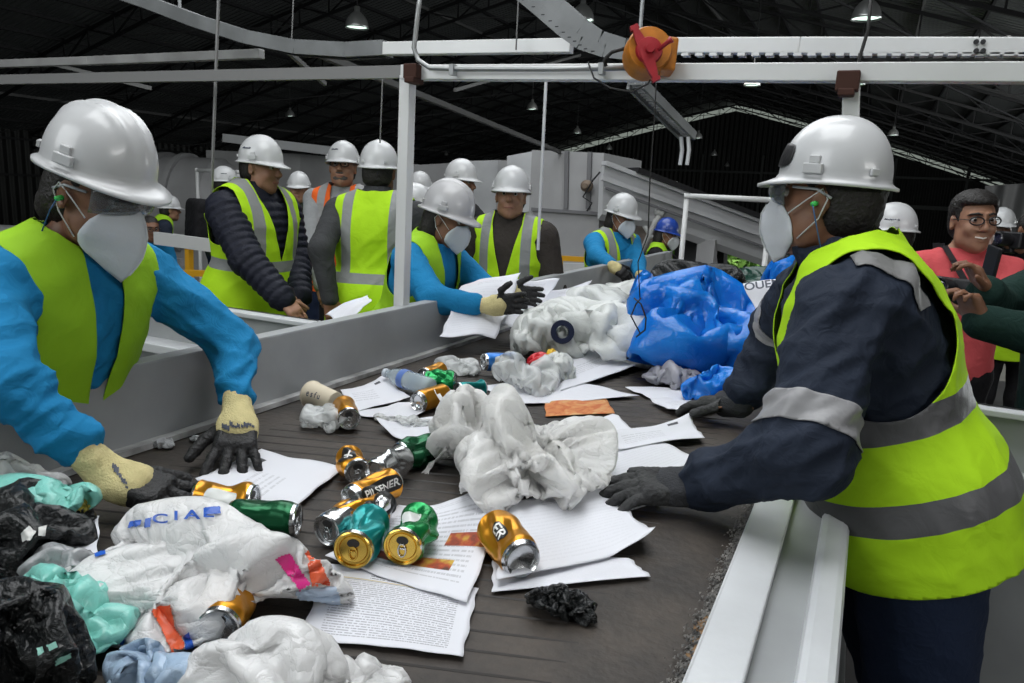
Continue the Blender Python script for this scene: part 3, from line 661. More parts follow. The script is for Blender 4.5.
# planting and trees in the yard
for i, (px, py, d, h, r) in enumerate(((682, 262, 21, 2.6, .85), (735, 262, 22, 2.5, .85), (782, 262, 20, 2.5, .7), (835, 258, 23, 3.6, .9))):
    p = at(px, py, d); tree((p[0], p[1], LOWZ), h, r, ('leafy green shrub glimpsed under the inclined conveyor, nearest the hopper', 'leafy green shrub glimpsed in the middle under the inclined conveyor', 'leafy green shrub just left of the near right mask', 'leafy green shrub at the low end of the inclined conveyor')[i], M_leaf, 40 + i, 1500, .10)
p = atX(930, 250, 30); tree((p[0], p[1], LOWZ), 6.5, 2.2, 'conifer seen outside through the bright bay at the right', M_leaf2, 50, 900, .16, True)
# ------------------------------------------------------------------ figures
def fabric(name, col, rough=.85, bump=.55, bscale=22, var=.12, fine=900.0):
    if name in MATS: return MATS[name]
    m = mat(name, col, rough, noise=var, nscale=9); L = m.node_tree.links; b = m.node_tree.nodes['Principled BSDF']
    b.inputs['Specular IOR Level'].default_value = .25
    t = N(m, 'ShaderNodeTexCoord'); n1 = N(m, 'ShaderNodeTexNoise'); n1.inputs['Scale'].default_value = bscale; n1.inputs['Detail'].default_value = 3; n1.inputs['Distortion'].default_value = 1.2
    n2 = N(m, 'ShaderNodeTexNoise'); n2.inputs['Scale'].default_value = fine
    L.new(t.outputs['Object'], n1.inputs[0]); L.new(t.outputs['Object'], n2.inputs[0])
    bp = N(m, 'ShaderNodeBump'); bp.inputs['Strength'].default_value = bump; bp.inputs['Distance'].default_value = .012
    L.new(math_n(m, 'ADD', n1.outputs[0], math_n(m, 'MULTIPLY', n2.outputs[0], .05)), bp.inputs['Height']); L.new(bp.outputs[0], b.inputs['Normal'])
    return m
def vest_mat(name, col, rcol, hs=(), hw=.026, vl=.11, vw=.026, vtop=True, edge=None):
    if name in MATS: return MATS[name]
    m = fabric(name, col, .7, .3, 16, .06, 1400); L = m.node_tree.links; b = m.node_tree.nodes['Principled BSDF']
    base = b.inputs['Base Color'].links[0].from_socket
    A = N(m, 'ShaderNodeAttribute'); A.attribute_name = 'h'; B_ = N(m, 'ShaderNodeAttribute'); B_.attribute_name = 'l'
    h, l = A.outputs['Fac'], B_.outputs['Fac']; mask = None
    def band(v, c, wd): return math_n(m, 'LESS_THAN', math_n(m, 'ABSOLUTE', math_n(m, 'SUBTRACT', v, c)), wd)
    for c in hs:
        q = band(h, c, hw); mask = q if mask is None else math_n(m, 'MAXIMUM', mask, q)
    if vtop:
        q = math_n(m, 'MULTIPLY', band(math_n(m, 'ABSOLUTE', l), vl, vw), math_n(m, 'GREATER_THAN', h, max(hs) if hs else .1))
        mask = q if mask is None else math_n(m, 'MAXIMUM', mask, q)
    if mask is not None:
        c = mixc(m, mask, base, rcol); L.new(c, b.inputs['Base Color'])
        L.new(math_n(m, 'SUBTRACT', .75, math_n(m, 'MULTIPLY', mask, .35)), b.inputs['Roughness'])
    return m
SKIN = {k: mat('skin_' + k, c, .5, bump=.08, bscale=90, subs=.08, noise=.15, nscale=25) for k, c in (('tan', (.36, .19, .12)), ('brown', (.22, .105, .06)), ('light', (.46, .27, .19)), ('dark', (.13, .062, .038)))}
M_hair = mat('black_hair', (.012, .010, .009), .55, bump=.6, bscale=120)
M_eye = mat('eye_white', (.42, .40, .38), .25); M_iris = mat('iris', (.02, .012, .008), .2)
M_lip = mat('lip', (.30, .11, .09), .45); M_teeth = mat('teeth', (.75, .72, .66), .3)
M_mask = mat('white_mask', (.62, .65, .69), .8, bump=.15, bscale=200, noise=.05)
M_strap = mat('white_strap', (.6, .62, .62), .7)
M_glass = mat('clear_plastic', (.10, .11, .12), .08, ior=1.5, alpha=.50, coat=.6)  # dark tint puts the dark reflection of the clear goggles into the colour
M_frame = mat('black_plastic', (.012, .012, .014), .35)
M_navy = fabric('navy_jacket_cloth', (.016, .023, .040), .75); M_puff = fabric('navy_puffer_cloth', (.012, .014, .025), .6)
M_blue = fabric('bright_blue_shirt', (.012, .20, .43), .85, .45, 26)
M_black = fabric('black_cloth', (.012, .012, .014)); M_dgrey = fabric('dark_grey_cloth', (.045, .047, .050)); M_lgrey = fabric('light_grey_shirt', (.30, .31, .32))
M_jeans = fabric('dark_jeans', (.014, .024, .055), .8, .3, 40); M_pink = fabric('coral_polo_shirt', (.64, .10, .11)); M_green = fabric('dark_green_jacket', (.010, .032, .026))
M_brown = fabric('dark_brown_jacket', (.040, .034, .030)); M_olive = fabric('olive_shirt', (.05, .065, .05))
M_boot = mat('black_boot', (.015, .013, .012), .5)
LIME = (.42, .72, .015); LIMED = (.30, .56, .02)
M_glove = mat('black_rubber_glove', (.010, .010, .011), .55, bump=.5, bscale=150); M_cuff = mat('cream_knit_cuff', (.62, .54, .27), .9, bump=.5, bscale=260, noise=.12, nscale=40)
M_gloveg = mat('dusty_black_glove', (.022, .022, .024), .8, bump=.6, bscale=120, col2=(.045, .047, .047), nscale=14); M_cuffg = mat('dark_knit_cuff', (.035, .037, .042), .9, bump=.5, bscale=260)
M_helm = mat('white_helmet_plastic', (.54, .55, .56), .30, coat=.3, noise=.05, nscale=8, bump=.02, bscale=60); M_helmb = mat('blue_helmet_plastic', (.02, .06, .32), .3, coat=.3)
M_helmg = mat('light_grey_helmet_plastic', (.40, .40, .41), .35, coat=.3, noise=.05)
M_ink = mat('print_ink', (.06, .07, .10), .6); M_inkb = mat('blue_print_ink', (.05, .12, .30), .6); M_patch = mat('black_sticker', (.012, .012, .014), .45, bump=.2, bscale=80)

def folds(V, Nn, amp, sc_=9.0, seed=0, axis=None):
    V0 = V
    R = np.random.RandomState(seed + 3); P = V + .05 * np.sin(V[:, [1, 2, 0]] * sc_ * 1.3 + seed); out = np.zeros(len(V))
    for i in range(7):
        d = R.normal(size=3); d[2] *= 1.4; d /= np.linalg.norm(d); f = sc_ * (1 + 1.4 * R.rand())
        t = np.sin(P @ d * f * 2 + R.rand() * 6.28 + 1.3 * np.sin(P @ np.roll(d, 1) * f)); out += 1 - np.abs(t) ** .8 * 1.6
    fine = np.zeros(len(V))                                  # short sharp creases between the broad folds
    for i in range(5):
        d = R.normal(size=3); d /= np.linalg.norm(d); x = P @ d * sc_ * 1.1 + .8 * np.sin(P @ np.roll(d, 1) * sc_ * .9 + i) + R.rand(); t = np.abs((x % 1) * 2 - 1); m_ = np.clip(np.sin(P @ np.roll(d, 2) * sc_ * .8 + R.rand() * 6), 0, 1); fine += np.clip(t - .62, 0, 1) / .38 * m_
    return V0 + Nn * (out / 7 * amp + fine * amp * .28)[:, None]
def ik(a, t, l1, l2, pole):
    d = t - a; L = np.linalg.norm(d); s = max(1.0, L / (l1 + l2) * 1.01); l1, l2 = l1 * s, l2 * s
    u = d / L; x = (l1 * l1 - l2 * l2 + L * L) / (2 * L); y = math.sqrt(max(l1 * l1 - x * x, 0)); p = np.array(pole, float); p = nrm(p - u * (p @ u))
    return a + u * x + p * y
def hand_sdf(S, w, d, n, th, curl=.35, spread=.10, s=1.0, infl=0.0, k=.004, thumb_in=.0, only=None):
    d = nrm(d); th = nrm(np.array(th, float) - d * (np.array(th, float) @ d)); nn = nrm(np.cross(d, th)); 
    if nn @ np.array(n, float) < 0: nn = -nn
    R = np.stack([th, d, nn], 1); g = infl
    S.rbox(w + d * .048 * s, (.028 * s, .036 * s, .007 * s), .009 * s + g, R, k=.012)
    S.ball(w + d * .045 * s + th * .022 * s + nn * .006 * s, np.array([.017, .034, .013]) * s + g, R, k=.01)
    S.cone(w - d * .03 * s, w + d * .02 * s, .026 * s + g, .027 * s + g, k=.02)
    tips = []
    for i, (o, L, r) in enumerate(((.0295, .072, .0088), (.0100, .081, .0090), (-.0098, .075, .0086), (-.0285, .059, .0076))):
        a = spread * (o / .02); fd = nrm(d + th * a); p = w + d * (.082 - .05 * abs(o - .008) * 4 * .5) * s + th * o * s
        c = (curl[i] if hasattr(curl, '__len__') else curl * (1 + .12 * i)); ang = c * .55
        S.cone(p - fd * .02 * s, p, (r + .001) * s + g, (r + .0012) * s + g, k=.010)
        for j, (q, rr) in enumerate(((.46, 1.0), (.30, .93), (.24, .80))):
            e = p + (fd * math.cos(ang) + nn * math.sin(ang)) * L * q * s; S.cone(p, e, r * rr * s * 1.04 + g, r * rr * s * .95 + g, k=k); p = e; ang += c
        tips.append(p)
    p = w + d * .022 * s + th * .026 * s; td = nrm(d * .62 + th * (.75 - thumb_in) + nn * (.25 + thumb_in * .5)); e = p + td * .042 * s
    S.cone(p - td * .01 * s, e, .0135 * s + g, .0110 * s + g, k=.012); td2 = nrm(td + d * .45 + nn * .12); e2 = e + td2 * .033 * s; S.cone(e, e2, .0108 * s + g, .0098 * s + g, k=k); S.cone(e2, e2 + nrm(td2 + d * .2) * .018 * s, .0098 * s + g, .0082 * s + g, k=k)
    return R
def head_sdf(S, c, R, s, smile=False, heavy=0.0):
    def P(x, y, z): return c + R @ (np.array([x, y, z]) * s)
    S.ball(P(0, -.012, .032), np.array([.075, .094, .085]) * s, R, k=.03); S.ball(P(0, .026, -.030), np.array([.056 + heavy, .062, .078]) * s, R, k=.03)
    S.ball(P(0, .062, -.092), .022 * s, k=.025); S.ball(P(0, .035, -.075), np.array([.048 + heavy, .045, .03]) * s, R, k=.025)
    for x in (-1, 1):
        S.ball(P(.036 * x, .064, -.022), np.array([.024, .022, .022]) * s, R, k=.02); S.ball(P(.055 * x, .02, -.055), np.array([.014, .03, .03]) * s, R, k=.02)
        S.cone(P(.012 * x, .088, .042), P(.045 * x, .074, .040), .009 * s, .007 * s, k=.012)
    S.cone(P(0, .088, .022), P(0, .110, -.016), .008 * s, .0125 * s, k=.012)
    for x in (-1, 1): S.ball(P(.012 * x, .100, -.022), .0085 * s, k=.008)
    for x in (-1, 1): S.ball(P(.031 * x, .098, .018), np.array([.015, .014, .0075]) * s, R, k=.010, neg=True)
    S.ball(P(0, .088, -.050), np.array([.026, .012, .0065]) * s, R, k=.006); S.ball(P(0, .087, -.060), np.array([.021, .012, .0075]) * s, R, k=.006)
    if smile: S.ball(P(0, .098, -.0555), np.array([.026, .010, .0055]) * s, R, k=.004, neg=True)
    for x in (-1, 1):
        S.ball(P(.078 * x, -.008, .002), np.array([.009, .019, .031]) * s, R @ rz(-.35 * x), k=.006); S.ball(P(.086 * x, -.004, .002), np.array([.006, .010, .018]) * s, R @ rz(-.35 * x), k=.004, neg=True)
def surf_obj(name, S, m, parent, infl=0.0, amp=0.0, sc_=9, seed=0, clipf=None, rel=1, at_=None, thick=0.0):
    V, Q = S.surface(infl)
    if rel: V = relax(V, Q, rel)
    if amp: V = folds(V, vnormals(V, Q), amp, sc_, seed)
    T = Q
    if clipf is not None:
        vals = clipf(V); V, T, _ = clip(V, tri(Q), vals)
    o = mesh(name, V, T, m, parent)
    if at_ is not None: attrs(o, **at_(V))
    if thick:
        so = o.modifiers.new('thickness', 'SOLIDIFY'); so.thickness = thick; so.offset = 1
    return o

def helmet(parent, c, R, s, m, ridges=False, front=None, logo=None, side_patch=None, tabs=True, up=.048):
    """c,R: head centre and frame; dome sits on the skull"""
    def P(a): return c + (np.asarray(a) * s) @ R.T
    nA, nT = 72, 22; rxx, ryy, rzz = .096, .112, .122; V = []; Fc = []
    for j in range(nT + 1):
        ph = (math.pi / 2) * (1 - j / nT) ** 1.0
        for i in range(nA):
            a = 2 * math.pi * i / nA; sp = math.cos(math.pi / 2 - ph); 
            sp = math.sin(math.pi / 2 * (j / nT)); cp = math.cos(math.pi / 2 * (j / nT))
            sp = sp ** .92; cp = cp ** .95 if cp > 0 else 0
            x, y, z = rxx * sp * math.cos(a), ryy * sp * math.sin(a), rzz * cp
            if ridges:
                rr = sum(math.exp(-((x - q) / .0075) ** 2) for q in (-.034, 0, .034)); up_ = max(0, min(1, (z / rzz - .35) / .3)); z += .006 * rr * up_; y *= 1 + .03 * rr * up_
            else: z += .003 * math.exp(-(x / .022) ** 2) * max(0, min(1, (z / rzz - .3) / .3))
            V.append((x, y, z + .0))
    def ring(off, dz):
        r = []
        for i in range(nA):
            a = 2 * math.pi * i / nA; f = max(0, math.sin(a)); bk = max(0, -math.sin(a)); bw = off * (.010 + .034 * f ** 2.2 + .006 * bk ** 2)
            r.append(((rxx + bw) * math.cos(a) * (1 - .03 * f), (ryy + bw) * math.sin(a), dz - off * (.012 + .010 * f ** 2 - .004 * abs(math.cos(a)))))
        return r
    V += ring(.15, -.006); V += ring(.55, -.006); V += ring(1.0, -.004); V += ring(1.0, -.010)
    for j in range(nT + 4):
        for i in range(nA): Fc.append((j * nA + i, (j + 1) * nA + i, (j + 1) * nA + (i + 1) % nA, j * nA + (i + 1) % nA))
    V = P(np.array(V) + (0, -.003, up)); h = mesh('helmet', V, Fc, m, parent); so = h.modifiers.new('shell', 'SOLIDIFY'); so.thickness = .0035; so.offset = -1
    def under_h(o): return under(o, parent)
    b = MB()
    def surf(a, z, out=0.0):                                   # point on the dome at azimuth a, height z
        cp = min(max(z / rzz, 0), 1); t = math.acos(min(1, cp ** (1 / .95))); sp = math.sin(t) ** .92
        return np.array([(rxx + out) * sp * math.cos(a), (ryy + out) * sp * math.sin(a) - .003, z + up])
    if tabs:
        for a in (0.12, math.pi - .12): 
            tb = MB(); p = surf(a, .012, .004); tb.box(P(p), np.array((.010, .040, .020)) * s, R @ rz(a if a < 1 else a - math.pi)); p = surf(a, .030, .002); tb.box(P(p), np.array((.008, .022, .016)) * s, R @ rz(a if a < 1 else a - math.pi)); tb.build('accessory_slot', m, parent, bevel=.002)
        for a in (-.95, math.pi + .95):
            tb = MB(); p = surf(a, .012, .003); tb.box(P(p), np.array((.007, .018, .014)) * s, R @ rz(a if a < 1.6 else a - math.pi)); tb.build('accessory_slot', m, parent, bevel=.002)
    def patch(name, a0, a1, z0, z1, mm, nx=10, nz=8, round_=True):
        V_ = []; F_ = []
        for j in range(nz + 1):
            for i in range(nx + 1):
                u, v = i / nx * 2 - 1, j / nz * 2 - 1
                if round_: u, v = u * math.sqrt(1 - v * v * .35), v * math.sqrt(1 - u * u * .35)
                V_.append(surf((a0 + a1) / 2 + u * (a1 - a0) / 2, (z0 + z1) / 2 + v * (z1 - z0) / 2, .0022))
        for j in range(nz):
            for i in range(nx): k = j * (nx + 1) + i; F_.append((k, k + 1, k + nx + 2, k + nx + 1))
        o = mesh(name, P(np.array(V_)), F_, mm, parent); so = o.modifiers.new('t', 'SOLIDIFY'); so.thickness = .002; so.offset = 1; return o
    if front: patch('front_sticker', *front, M_patch)
    if logo:                                                   # (azimuth, z, style): small printed lettering strokes
        a, z, st = logo; lb = MB(); Rr = random.Random(int(a * 100))
        for i in range(9):
            aa = a + (i - 4.5) * .055 * st; hh = Rr.uniform(.004, .009); p0 = surf(aa, z, .001); p1 = surf(aa + .02 * st, z + hh, .001)
            lb.bar(P(p0), P(p1), .0032 * s); p2 = surf(aa + .045 * st, z + Rr.uniform(0, .004), .001); lb.bar(P(p1), P(p2), .0025 * s)
        lb.build('printed_mark', M_ink, parent)
    return h
def person(name, label, head, yaw, k=1.0, lean=4, side=0, hyaw=0, hpitch=0, hroll=0, skin='tan', shirt=None, sleeve=1.0, trousers=None, vest=None, vestp=None,
           rh=None, lh=None, rpole=(1, -.6, -.5), lpole=(-1, -.6, -.5), helm=None, hair='short', mask=False, glasses=None, goggles=False, gloves=None, cuffs=None, hres=.009, heavy=0.0, jacket=.016, puffer=False, seed=0,
           rhd=None, lhd=None, rhn=(0, 0, -1), lhn=(0, 0, -1), rcurl=.35, lcurl=.35, smile=False, beard=False, collar=None, opening=None, plugs=False, fz=0.0, spread=.1, cuff_len=.085, fold_amp=.006, twist=0, foot=None, rth=None, lth=None, ghres=.0035, hs=1.0, shf=0.0, ms=1.0, lw=1.0):
    """head: world centre of the head. yaw: heading, degrees, counter-clockwise from +X."""
    head = np.array(head, float); A = math.radians(yaw - 90); B0 = rz(A)
    T = B0 @ rx(-math.radians(lean)) @ ry(math.radians(side)) @ rz(math.radians(twist))
    RH = rz(A + math.radians(hyaw)) @ rx(math.radians(hpitch)) @ ry(math.radians(hroll))
    neck = head - k * (T @ np.array([0, .012, .055]) + RH @ np.array([0, .018, .075])); pel = neck - T @ np.array([0, 0, .50 * k])
    root = empty(name, (pel[0], pel[1], fz), label, 'person')
    def t(x, y, z): return pel + T @ (np.array([x, y, z]) * k)
    wd = 1 + heavy
    shR, shL = t(.178 * wd, shf, .435), t(-.178 * wd, shf, .435)
    def hang(s_): return t(s_ * .24 * wd, .06, .435) - np.array([0, 0, .53 * k])
    wR = np.array(rh, float) if rh is not None else hang(1); wL = np.array(lh, float) if lh is not None else hang(-1)
    l1, l2 = .285 * k, .255 * k
    eR = ik(shR, wR, l1, l2, B0 @ np.array(rpole, float)); eL = ik(shL, wL, l1, l2, B0 @ np.array(lpole, float))
    dR = nrm(rhd) if rhd is not None else nrm(wR - eR); dL = nrm(lhd) if lhd is not None else nrm(wL - eL)
    # -- skin: one continuous body
    S = SDF(hres, .02)
    def torso(S, g=0.0, skirt=0.0):
        S.ball(t(0, -.005, .03), np.array([.158 * wd, .112 * wd, .12]) * k + g + skirt, T, k=.05); S.ball(t(0, heavy * .10, .17), np.array([.145 * wd, .108 * wd, .15]) * k + g, T, k=.06)
        S.ball(t(0, .002, .33), np.array([.165 * wd, .115 * wd, .165]) * k + g, T, k=.06); S.cone(t(-.145 * wd, -.005, .425), t(.145 * wd, -.005, .425), .058 * k + g, k=.05)
        for x in (-1, 1): S.cone(t(.10 * x, -.01, .455), t(.02 * x, -.012, .505), .042 * k + g, .045 * k + g, k=.05)
    torso(S); S.cone(neck - T @ (0, .0, .03), head + RH @ np.array([0, -.02, -.035]) * k, .054 * k, .050 * k, k=.03); head_sdf(S, head, RH, k, smile, heavy * .03)
    for sh, el, wr in ((shR, eR, wR), (shL, eL, wL)): S.cone(sh, el, .050 * k * (1 + heavy * .5), .038 * k, k=.03); S.cone(el, wr, .038 * k, .026 * k, k=.02)
    hipz = t(0, 0, .0); fo = np.array(foot if foot is not None else (0, 0)); legs = []
    for x in (-1, 1):
        hp = t(.085 * x * lw, 0, -.02); f = np.array([hp[0] + fo[0], hp[1] + fo[1], fz + .08]) + B0 @ np.array([.03 * x, -.02, 0]); kn = (hp + f) / 2 + B0 @ np.array([0, .03, .02]); legs.append((hp, kn, f))
        S.cone(hp, kn, .080 * k, .052 * k, k=.03); S.cone(kn, f, .050 * k, .035 * k, k=.02); S.cone(f + (0, 0, -.03), f + B0 @ np.array([0, .13, -.045]), .035, .026, k=.02)
    bare = []
    thR = np.array(rth, float) if rth is not None else B0 @ np.array([-1, .35, .2]); thL = np.array(lth, float) if lth is not None else B0 @ np.array([1, .35, .2])
    hand_sdf(S, wR, dR, rhn, thR, rcurl, spread, k * hs * (.74 if gloves else 1.0), -0.004 if gloves else 0); hand_sdf(S, wL, dL, lhn, thL, lcurl, spread, k * hs * (.74 if gloves else 1.0), -0.004 if gloves else 0)
    V, Q = S.surface(); body = mesh('body', V, Q, SKIN[skin], root)
    # -- face details
    def hp_(x, y, z): return head + RH @ (np.array([x, y, z]) * k)
    for x in (-1, 1):
        b = MB(); b.lathe([(.0108 * k * math.sin(q * math.pi / 8), .0108 * k * math.cos(q * math.pi / 8)) for q in range(9)], 12, hp_(.031 * x, .0765, .018), RH @ rx(-math.pi / 2))
        b.lathe([(0, .0114 * k), (.0062 * k, .0098 * k), (.0066 * k, .0085 * k)], 10, hp_(.031 * x, .0765, .018), RH @ rx(-math.pi / 2), 1); b.build('eye', [M_eye, M_iris], root, smooth=True)
    if not mask:
        b = MB(); b.tube([hp_(q * .006, .0985 - abs(q) * .0016 * (1 + .3 * abs(q)), -.0545 + (abs(q) * .0012 if smile else -abs(q) * .0004)) for q in range(-4, 5)], .0032 * k, 6); b.build('teeth' if smile else 'lips', M_teeth if smile else M_lip, root, smooth=True)
    b = MB()
    for x in (-1, 1): b.tube([hp_(x * q, yy, zz) for q, yy, zz in ((.012, .099, .037), (.026, .097, .043), (.045, .082, .040), (.055, .068, .034))], [.0035, .0045, .004, .002], 6)
    b.build('eyebrows', M_hair, root, smooth=True)
    if beard:
        S = SDF(.006, .01); S.ball(hp_(0, .040, -.066), np.array([.052, .052, .036]) * k, RH); S.ball(hp_(0, .084, -.037), np.array([.030, .018, .006]) * k, RH, k=.004)
        surf_obj('beard', S, mat('grey_beard', (.10, .09, .085), .9, bump=.8, bscale=200), root, 0, .003, 40)
    # -- hair
    hashelm = bool(helm)
    if hair:
        S = SDF(.007, .01); S.ball(hp_(0, -.018, .034), np.array([.082, .098, .092] if not helm else [.080, .0935, .084]) * k, RH)
        if hair in ('short', 'full'): S.ball(hp_(0, -.045, -.02), np.array([.070, .062, .055] if not helm else [.071, .0615, .060]) * k, RH, k=.03)
        if hair == 'full': S.ball(hp_(0, -.0, .075), np.array([.080, .095, .062]) * k, RH, k=.03)
        if hair == 'bun': S.ball(hp_(0, -.05, -.02), np.array([.075, .065, .065]) * k, RH, k=.03); S.ball(hp_(0, -.10, -.05), np.array([.045, .045, .045]) * k, RH, k=.02)
        if hair == 'long': S.ball(hp_(0, -.055, -.05), np.array([.085, .062, .11]) * k, RH, k=.03)
        S.rbox(hp_(0, .11, -.02), np.array([.070, .065, .075 if hair != 'full' else .086]) * k, .01, RH, k=.02, neg=True)
        for x in (-1, 1): S.ball(hp_(.085 * x, .0, .0), np.array([.03, .022, .036]) * k, RH, k=.01, neg=True)
        surf_obj('hair', S, M_hair, root, 0, .005, 30, seed)
    # -- clothes
    if shirt is not None:
        S = SDF(hres, .02); torso(S, jacket); r0 = .052 * k * (1 + heavy * .5) + jacket
        for sh, el, wr in ((shR, eR, wR), (shL, eL, wL)):
            if sleeve >= 1: S.cone(sh, el, r0, .043 * k + jacket, k=.035); S.cone(el, wr - nrm(wr - el) * (.005 if not cuffs else cuff_len - .012), .043 * k + jacket, .030 * k + jacket * .9, k=.03)
            else: S.cone(sh, sh + (el - sh) * sleeve, r0, .052 * k + jacket, k=.035)
        S.cone(neck - T @ (0, .0, .02), neck + T @ np.array([0, .006, .028 if collar is None else collar]) * 1, .066 * k + jacket * .3, .062 * k + jacket * .3, k=.02)
        nk = neck + T @ np.array([0, .01, .045 if collar is None else collar + .012])
        def cf(V_):                                           # open neck
            L_ = (V_ - neck) @ T; zt = (.03 if collar is None else collar + .01); return np.where(np.hypot(L_[:, 0], L_[:, 1]) < .09, zt - L_[:, 2], 1.0)
        V, Q = S.surface(0.0); V = relax(V, Q, 1); nn_ = vnormals(V, Q)
        if puffer:
            # quilted bands around torso and sleeves
            w_ = np.full(len(V), 9.0); u = np.zeros(len(V))
            for a_, b_ in ((shR, eR), (eR, wR), (shL, eL), (eL, wL), (pel, neck)):
                ba = b_ - a_; tt = np.clip(((V - a_) @ ba) / (ba @ ba), 0, 1); dd = np.linalg.norm(V - a_ - tt[:, None] * ba, axis=1) * (.55 if a_ is pel else 1); uu = tt * np.linalg.norm(ba); s_ = dd < w_; w_[s_] = dd[s_]; u[s_] = uu[s_]
            V = V + nn_ * (np.abs(np.sin(u / .042 * math.pi)) ** .6 * .012)[:, None]
        V = folds(V, nn_, fold_amp, 10, seed); V2, T2, _ = clip(V, tri(Q), cf(V)); mesh('shirt', V2, T2, shirt, root)
    tm = trousers or M_jeans
    S = SDF(hres * 1.2, .03); S.ball(t(0, -.005, .02), np.array([.160 * wd * lw ** .5, .115 * wd * lw, .12]) * k + .008, T, k=.05)
    for hp, kn, f in legs: S.cone(hp, kn, .088 * k * lw, .066 * k * lw, k=.05); S.cone(kn, f + (0, 0, .02), .066 * k * lw, .060 * k * lw ** .5, k=.03)
    surf_obj('trousers', S, tm, root, 0, .006, 9, seed)
    for hp, kn, f in legs:
        S = SDF(.01, .02); S.cone(f + (0, 0, .03), f + (0, 0, -.03), .050, .048); S.cone(f + (0, 0, -.035), f + B0 @ np.array([0, .15, -.035]), .043, .036); S.rbox(f + B0 @ np.array([0, .06, -.10]), (.06, .3, .02), .0, B0, neg=True, k=.002)
        surf_obj('boot', S, M_boot, root)
    # -- vest
    vp = dict(hem=-.12, vz=.14, gap=.0, nk=.086, arm=.105, armx=.118, top=.168, g=jacket + .012, skirt=.012, vwid=.075, amp=.006)
    vp.update(vestp or {})
    if vest is not None:
        S = SDF(min(hres, .008), .02); torso(S, vp['g'], vp['skirt'])
        if vp['hem'] < -.06: S.cone(t(-.06 * wd, 0, -.02), t(-.07 * wd, 0, vp['hem'] - .08), .12 * k * wd + vp['g'] + vp['skirt'], k=.05); S.cone(t(.06 * wd, 0, -.02), t(.07 * wd, 0, vp['hem'] - .08), .12 * k * wd + vp['g'] + vp['skirt'], k=.05)
        def loc(V_): return ((V_ - pel) @ T) / k
        def vf(V_):
            X = loc(V_); x, y, z = X[:, 0] / wd, X[:, 1], X[:, 2]
            f = z - vp['hem'] - .012 * np.sin(x * 14 + seed)
            dz = np.where(z < .36, z - .36, 0.0); arm = np.maximum(np.hypot(y * 1.0, dz) - vp['arm'], vp['armx'] + .05 * np.clip((z - .36) / .1, 0, 1) - np.abs(x)); f = np.minimum(f, arm); f = np.minimum(f, vp['top'] - np.abs(x) + 1.0 * (z < .40))
            nk_ = np.where(z > .40, np.hypot(x, y + .01) - vp['nk'], 1.0); f = np.minimum(f, nk_)
            vw = np.clip((z - vp['vz']) / (.5 - vp['vz']), 0, 1) * vp['vwid'] + np.where(z > vp['vz'], 0, 0) + vp['gap']
            fr_ = np.where((y > 0.01) & ((z > vp['vz']) | (vp['gap'] > 0)), np.abs(x) - vw, 1.0); return np.minimum(f, fr_)
        surf_obj('safety_vest', S, vest, root, 0, vp['amp'], 8, seed + 5, vf, 1, lambda V_: dict(h=loc(V_)[:, 2], l=loc(V_)[:, 0] / wd, f=loc(V_)[:, 1]), .0025)
    # -- helmet, mask, glasses, gloves
    if helm: helmet(root, head, RH, k * helm.pop('s', 1.0), helm.pop('m', M_helm), **helm)
    if mask:
        nU, nV = 16, 14; V = []; Fc = []
        for j in range(nV + 1):
            v = j / nV; W_ = np.interp(v, (0, .15, .4, .7, 1), (.046, .064, .070, .050, .014)); yc = np.interp(v, (0, .12, .3, .55, .8, 1), (.112, .128, .140, .138, .120, .096)); zc_ = .010 - .148 * v
            for i in range(nU + 1):
                u = i / nU * 2 - 1; ye = np.interp(v, (0, .3, .6, 1), (.070, .050, .034, .070)); y = ye + (yc - ye) * (1 - abs(u) ** 1.15); z = zc_ - .014 * (1 - v) * abs(u) + .016 * v * abs(u)
                V.append(hp_(W_ * u * ms, y * (1 + (ms - 1) * .5), z * ms))
        HS = SDF(.01, .02); head_sdf(HS, head, RH, k, False, heavy * .03); V = list(HS.push(V, hp_(0, .0, -.03), .0045))
        for j in range(nV):
            for i in range(nU): q = j * (nU + 1) + i; Fc.append((q, q + 1, q + nU + 2, q + nU + 1))
        o = mesh('face_mask', V, Fc, M_mask, root); so = o.modifiers.new('t', 'SOLIDIFY'); so.thickness = .003
        cr = MB(); cr.tube([V[(2 + int(10 * q)) * (nU + 1) + nU // 2] + RH @ np.array([0, .0015, 0]) for q in (0, .2, .4, .6, .8, 1)], .0014, 5); cr.build('mask_seam', M_strap, root)
        for x in (-1, 1):
            b = MB(); b.tube([hp_(x * .074, .055, -.025), hp_(x * .080, .02, .005), hp_(x * .086, -.012, .030), hp_(x * .086, -.024, .010), hp_(x * .080, -.01, -.03), hp_(x * .070, .03, -.075)], .0016, 5); b.build('mask_strap', M_strap, root, smooth=True)
    if goggles:
        V = []; Fc = []; n = 20
        for j, (z, g) in enumerate(((.046, .0), (.035, .006), (.018, .008), (.000, .004), (-.010, -.004))):
            for i in range(n + 1):
                a = -1.25 + 2.5 * i / n; V.append(hp_((.083 + g * .3) * math.sin(a), .028 + (.090 + g) * math.cos(a) ** .8 if math.cos(a) > 0 else .028, z - .012 * (j > 2) * (1 - abs(i / n * 2 - 1)) * -1))
        HS = SDF(.01, .02); head_sdf(HS, head, RH, k); V = list(HS.push(V, hp_(0, .0, .01), .006))
        for j in range(4):
            for i in range(n): q = j * (n + 1) + i; Fc.append((q, q + 1, q + n + 2, q + n + 1))
        o = mesh('safety_glasses', V, Fc, M_glass, root); so = o.modifiers.new('t', 'SOLIDIFY'); so.thickness = .0015
        for x in (-1, 1): b = MB(); b.tube([hp_(x * .078, .052, .030), hp_(x * .084, .0, .028), hp_(x * .082, -.03, .012)], .003, 6); b.build('glasses_temple', mat('clear_temple', (.35, .38, .40), .3), root, smooth=True)
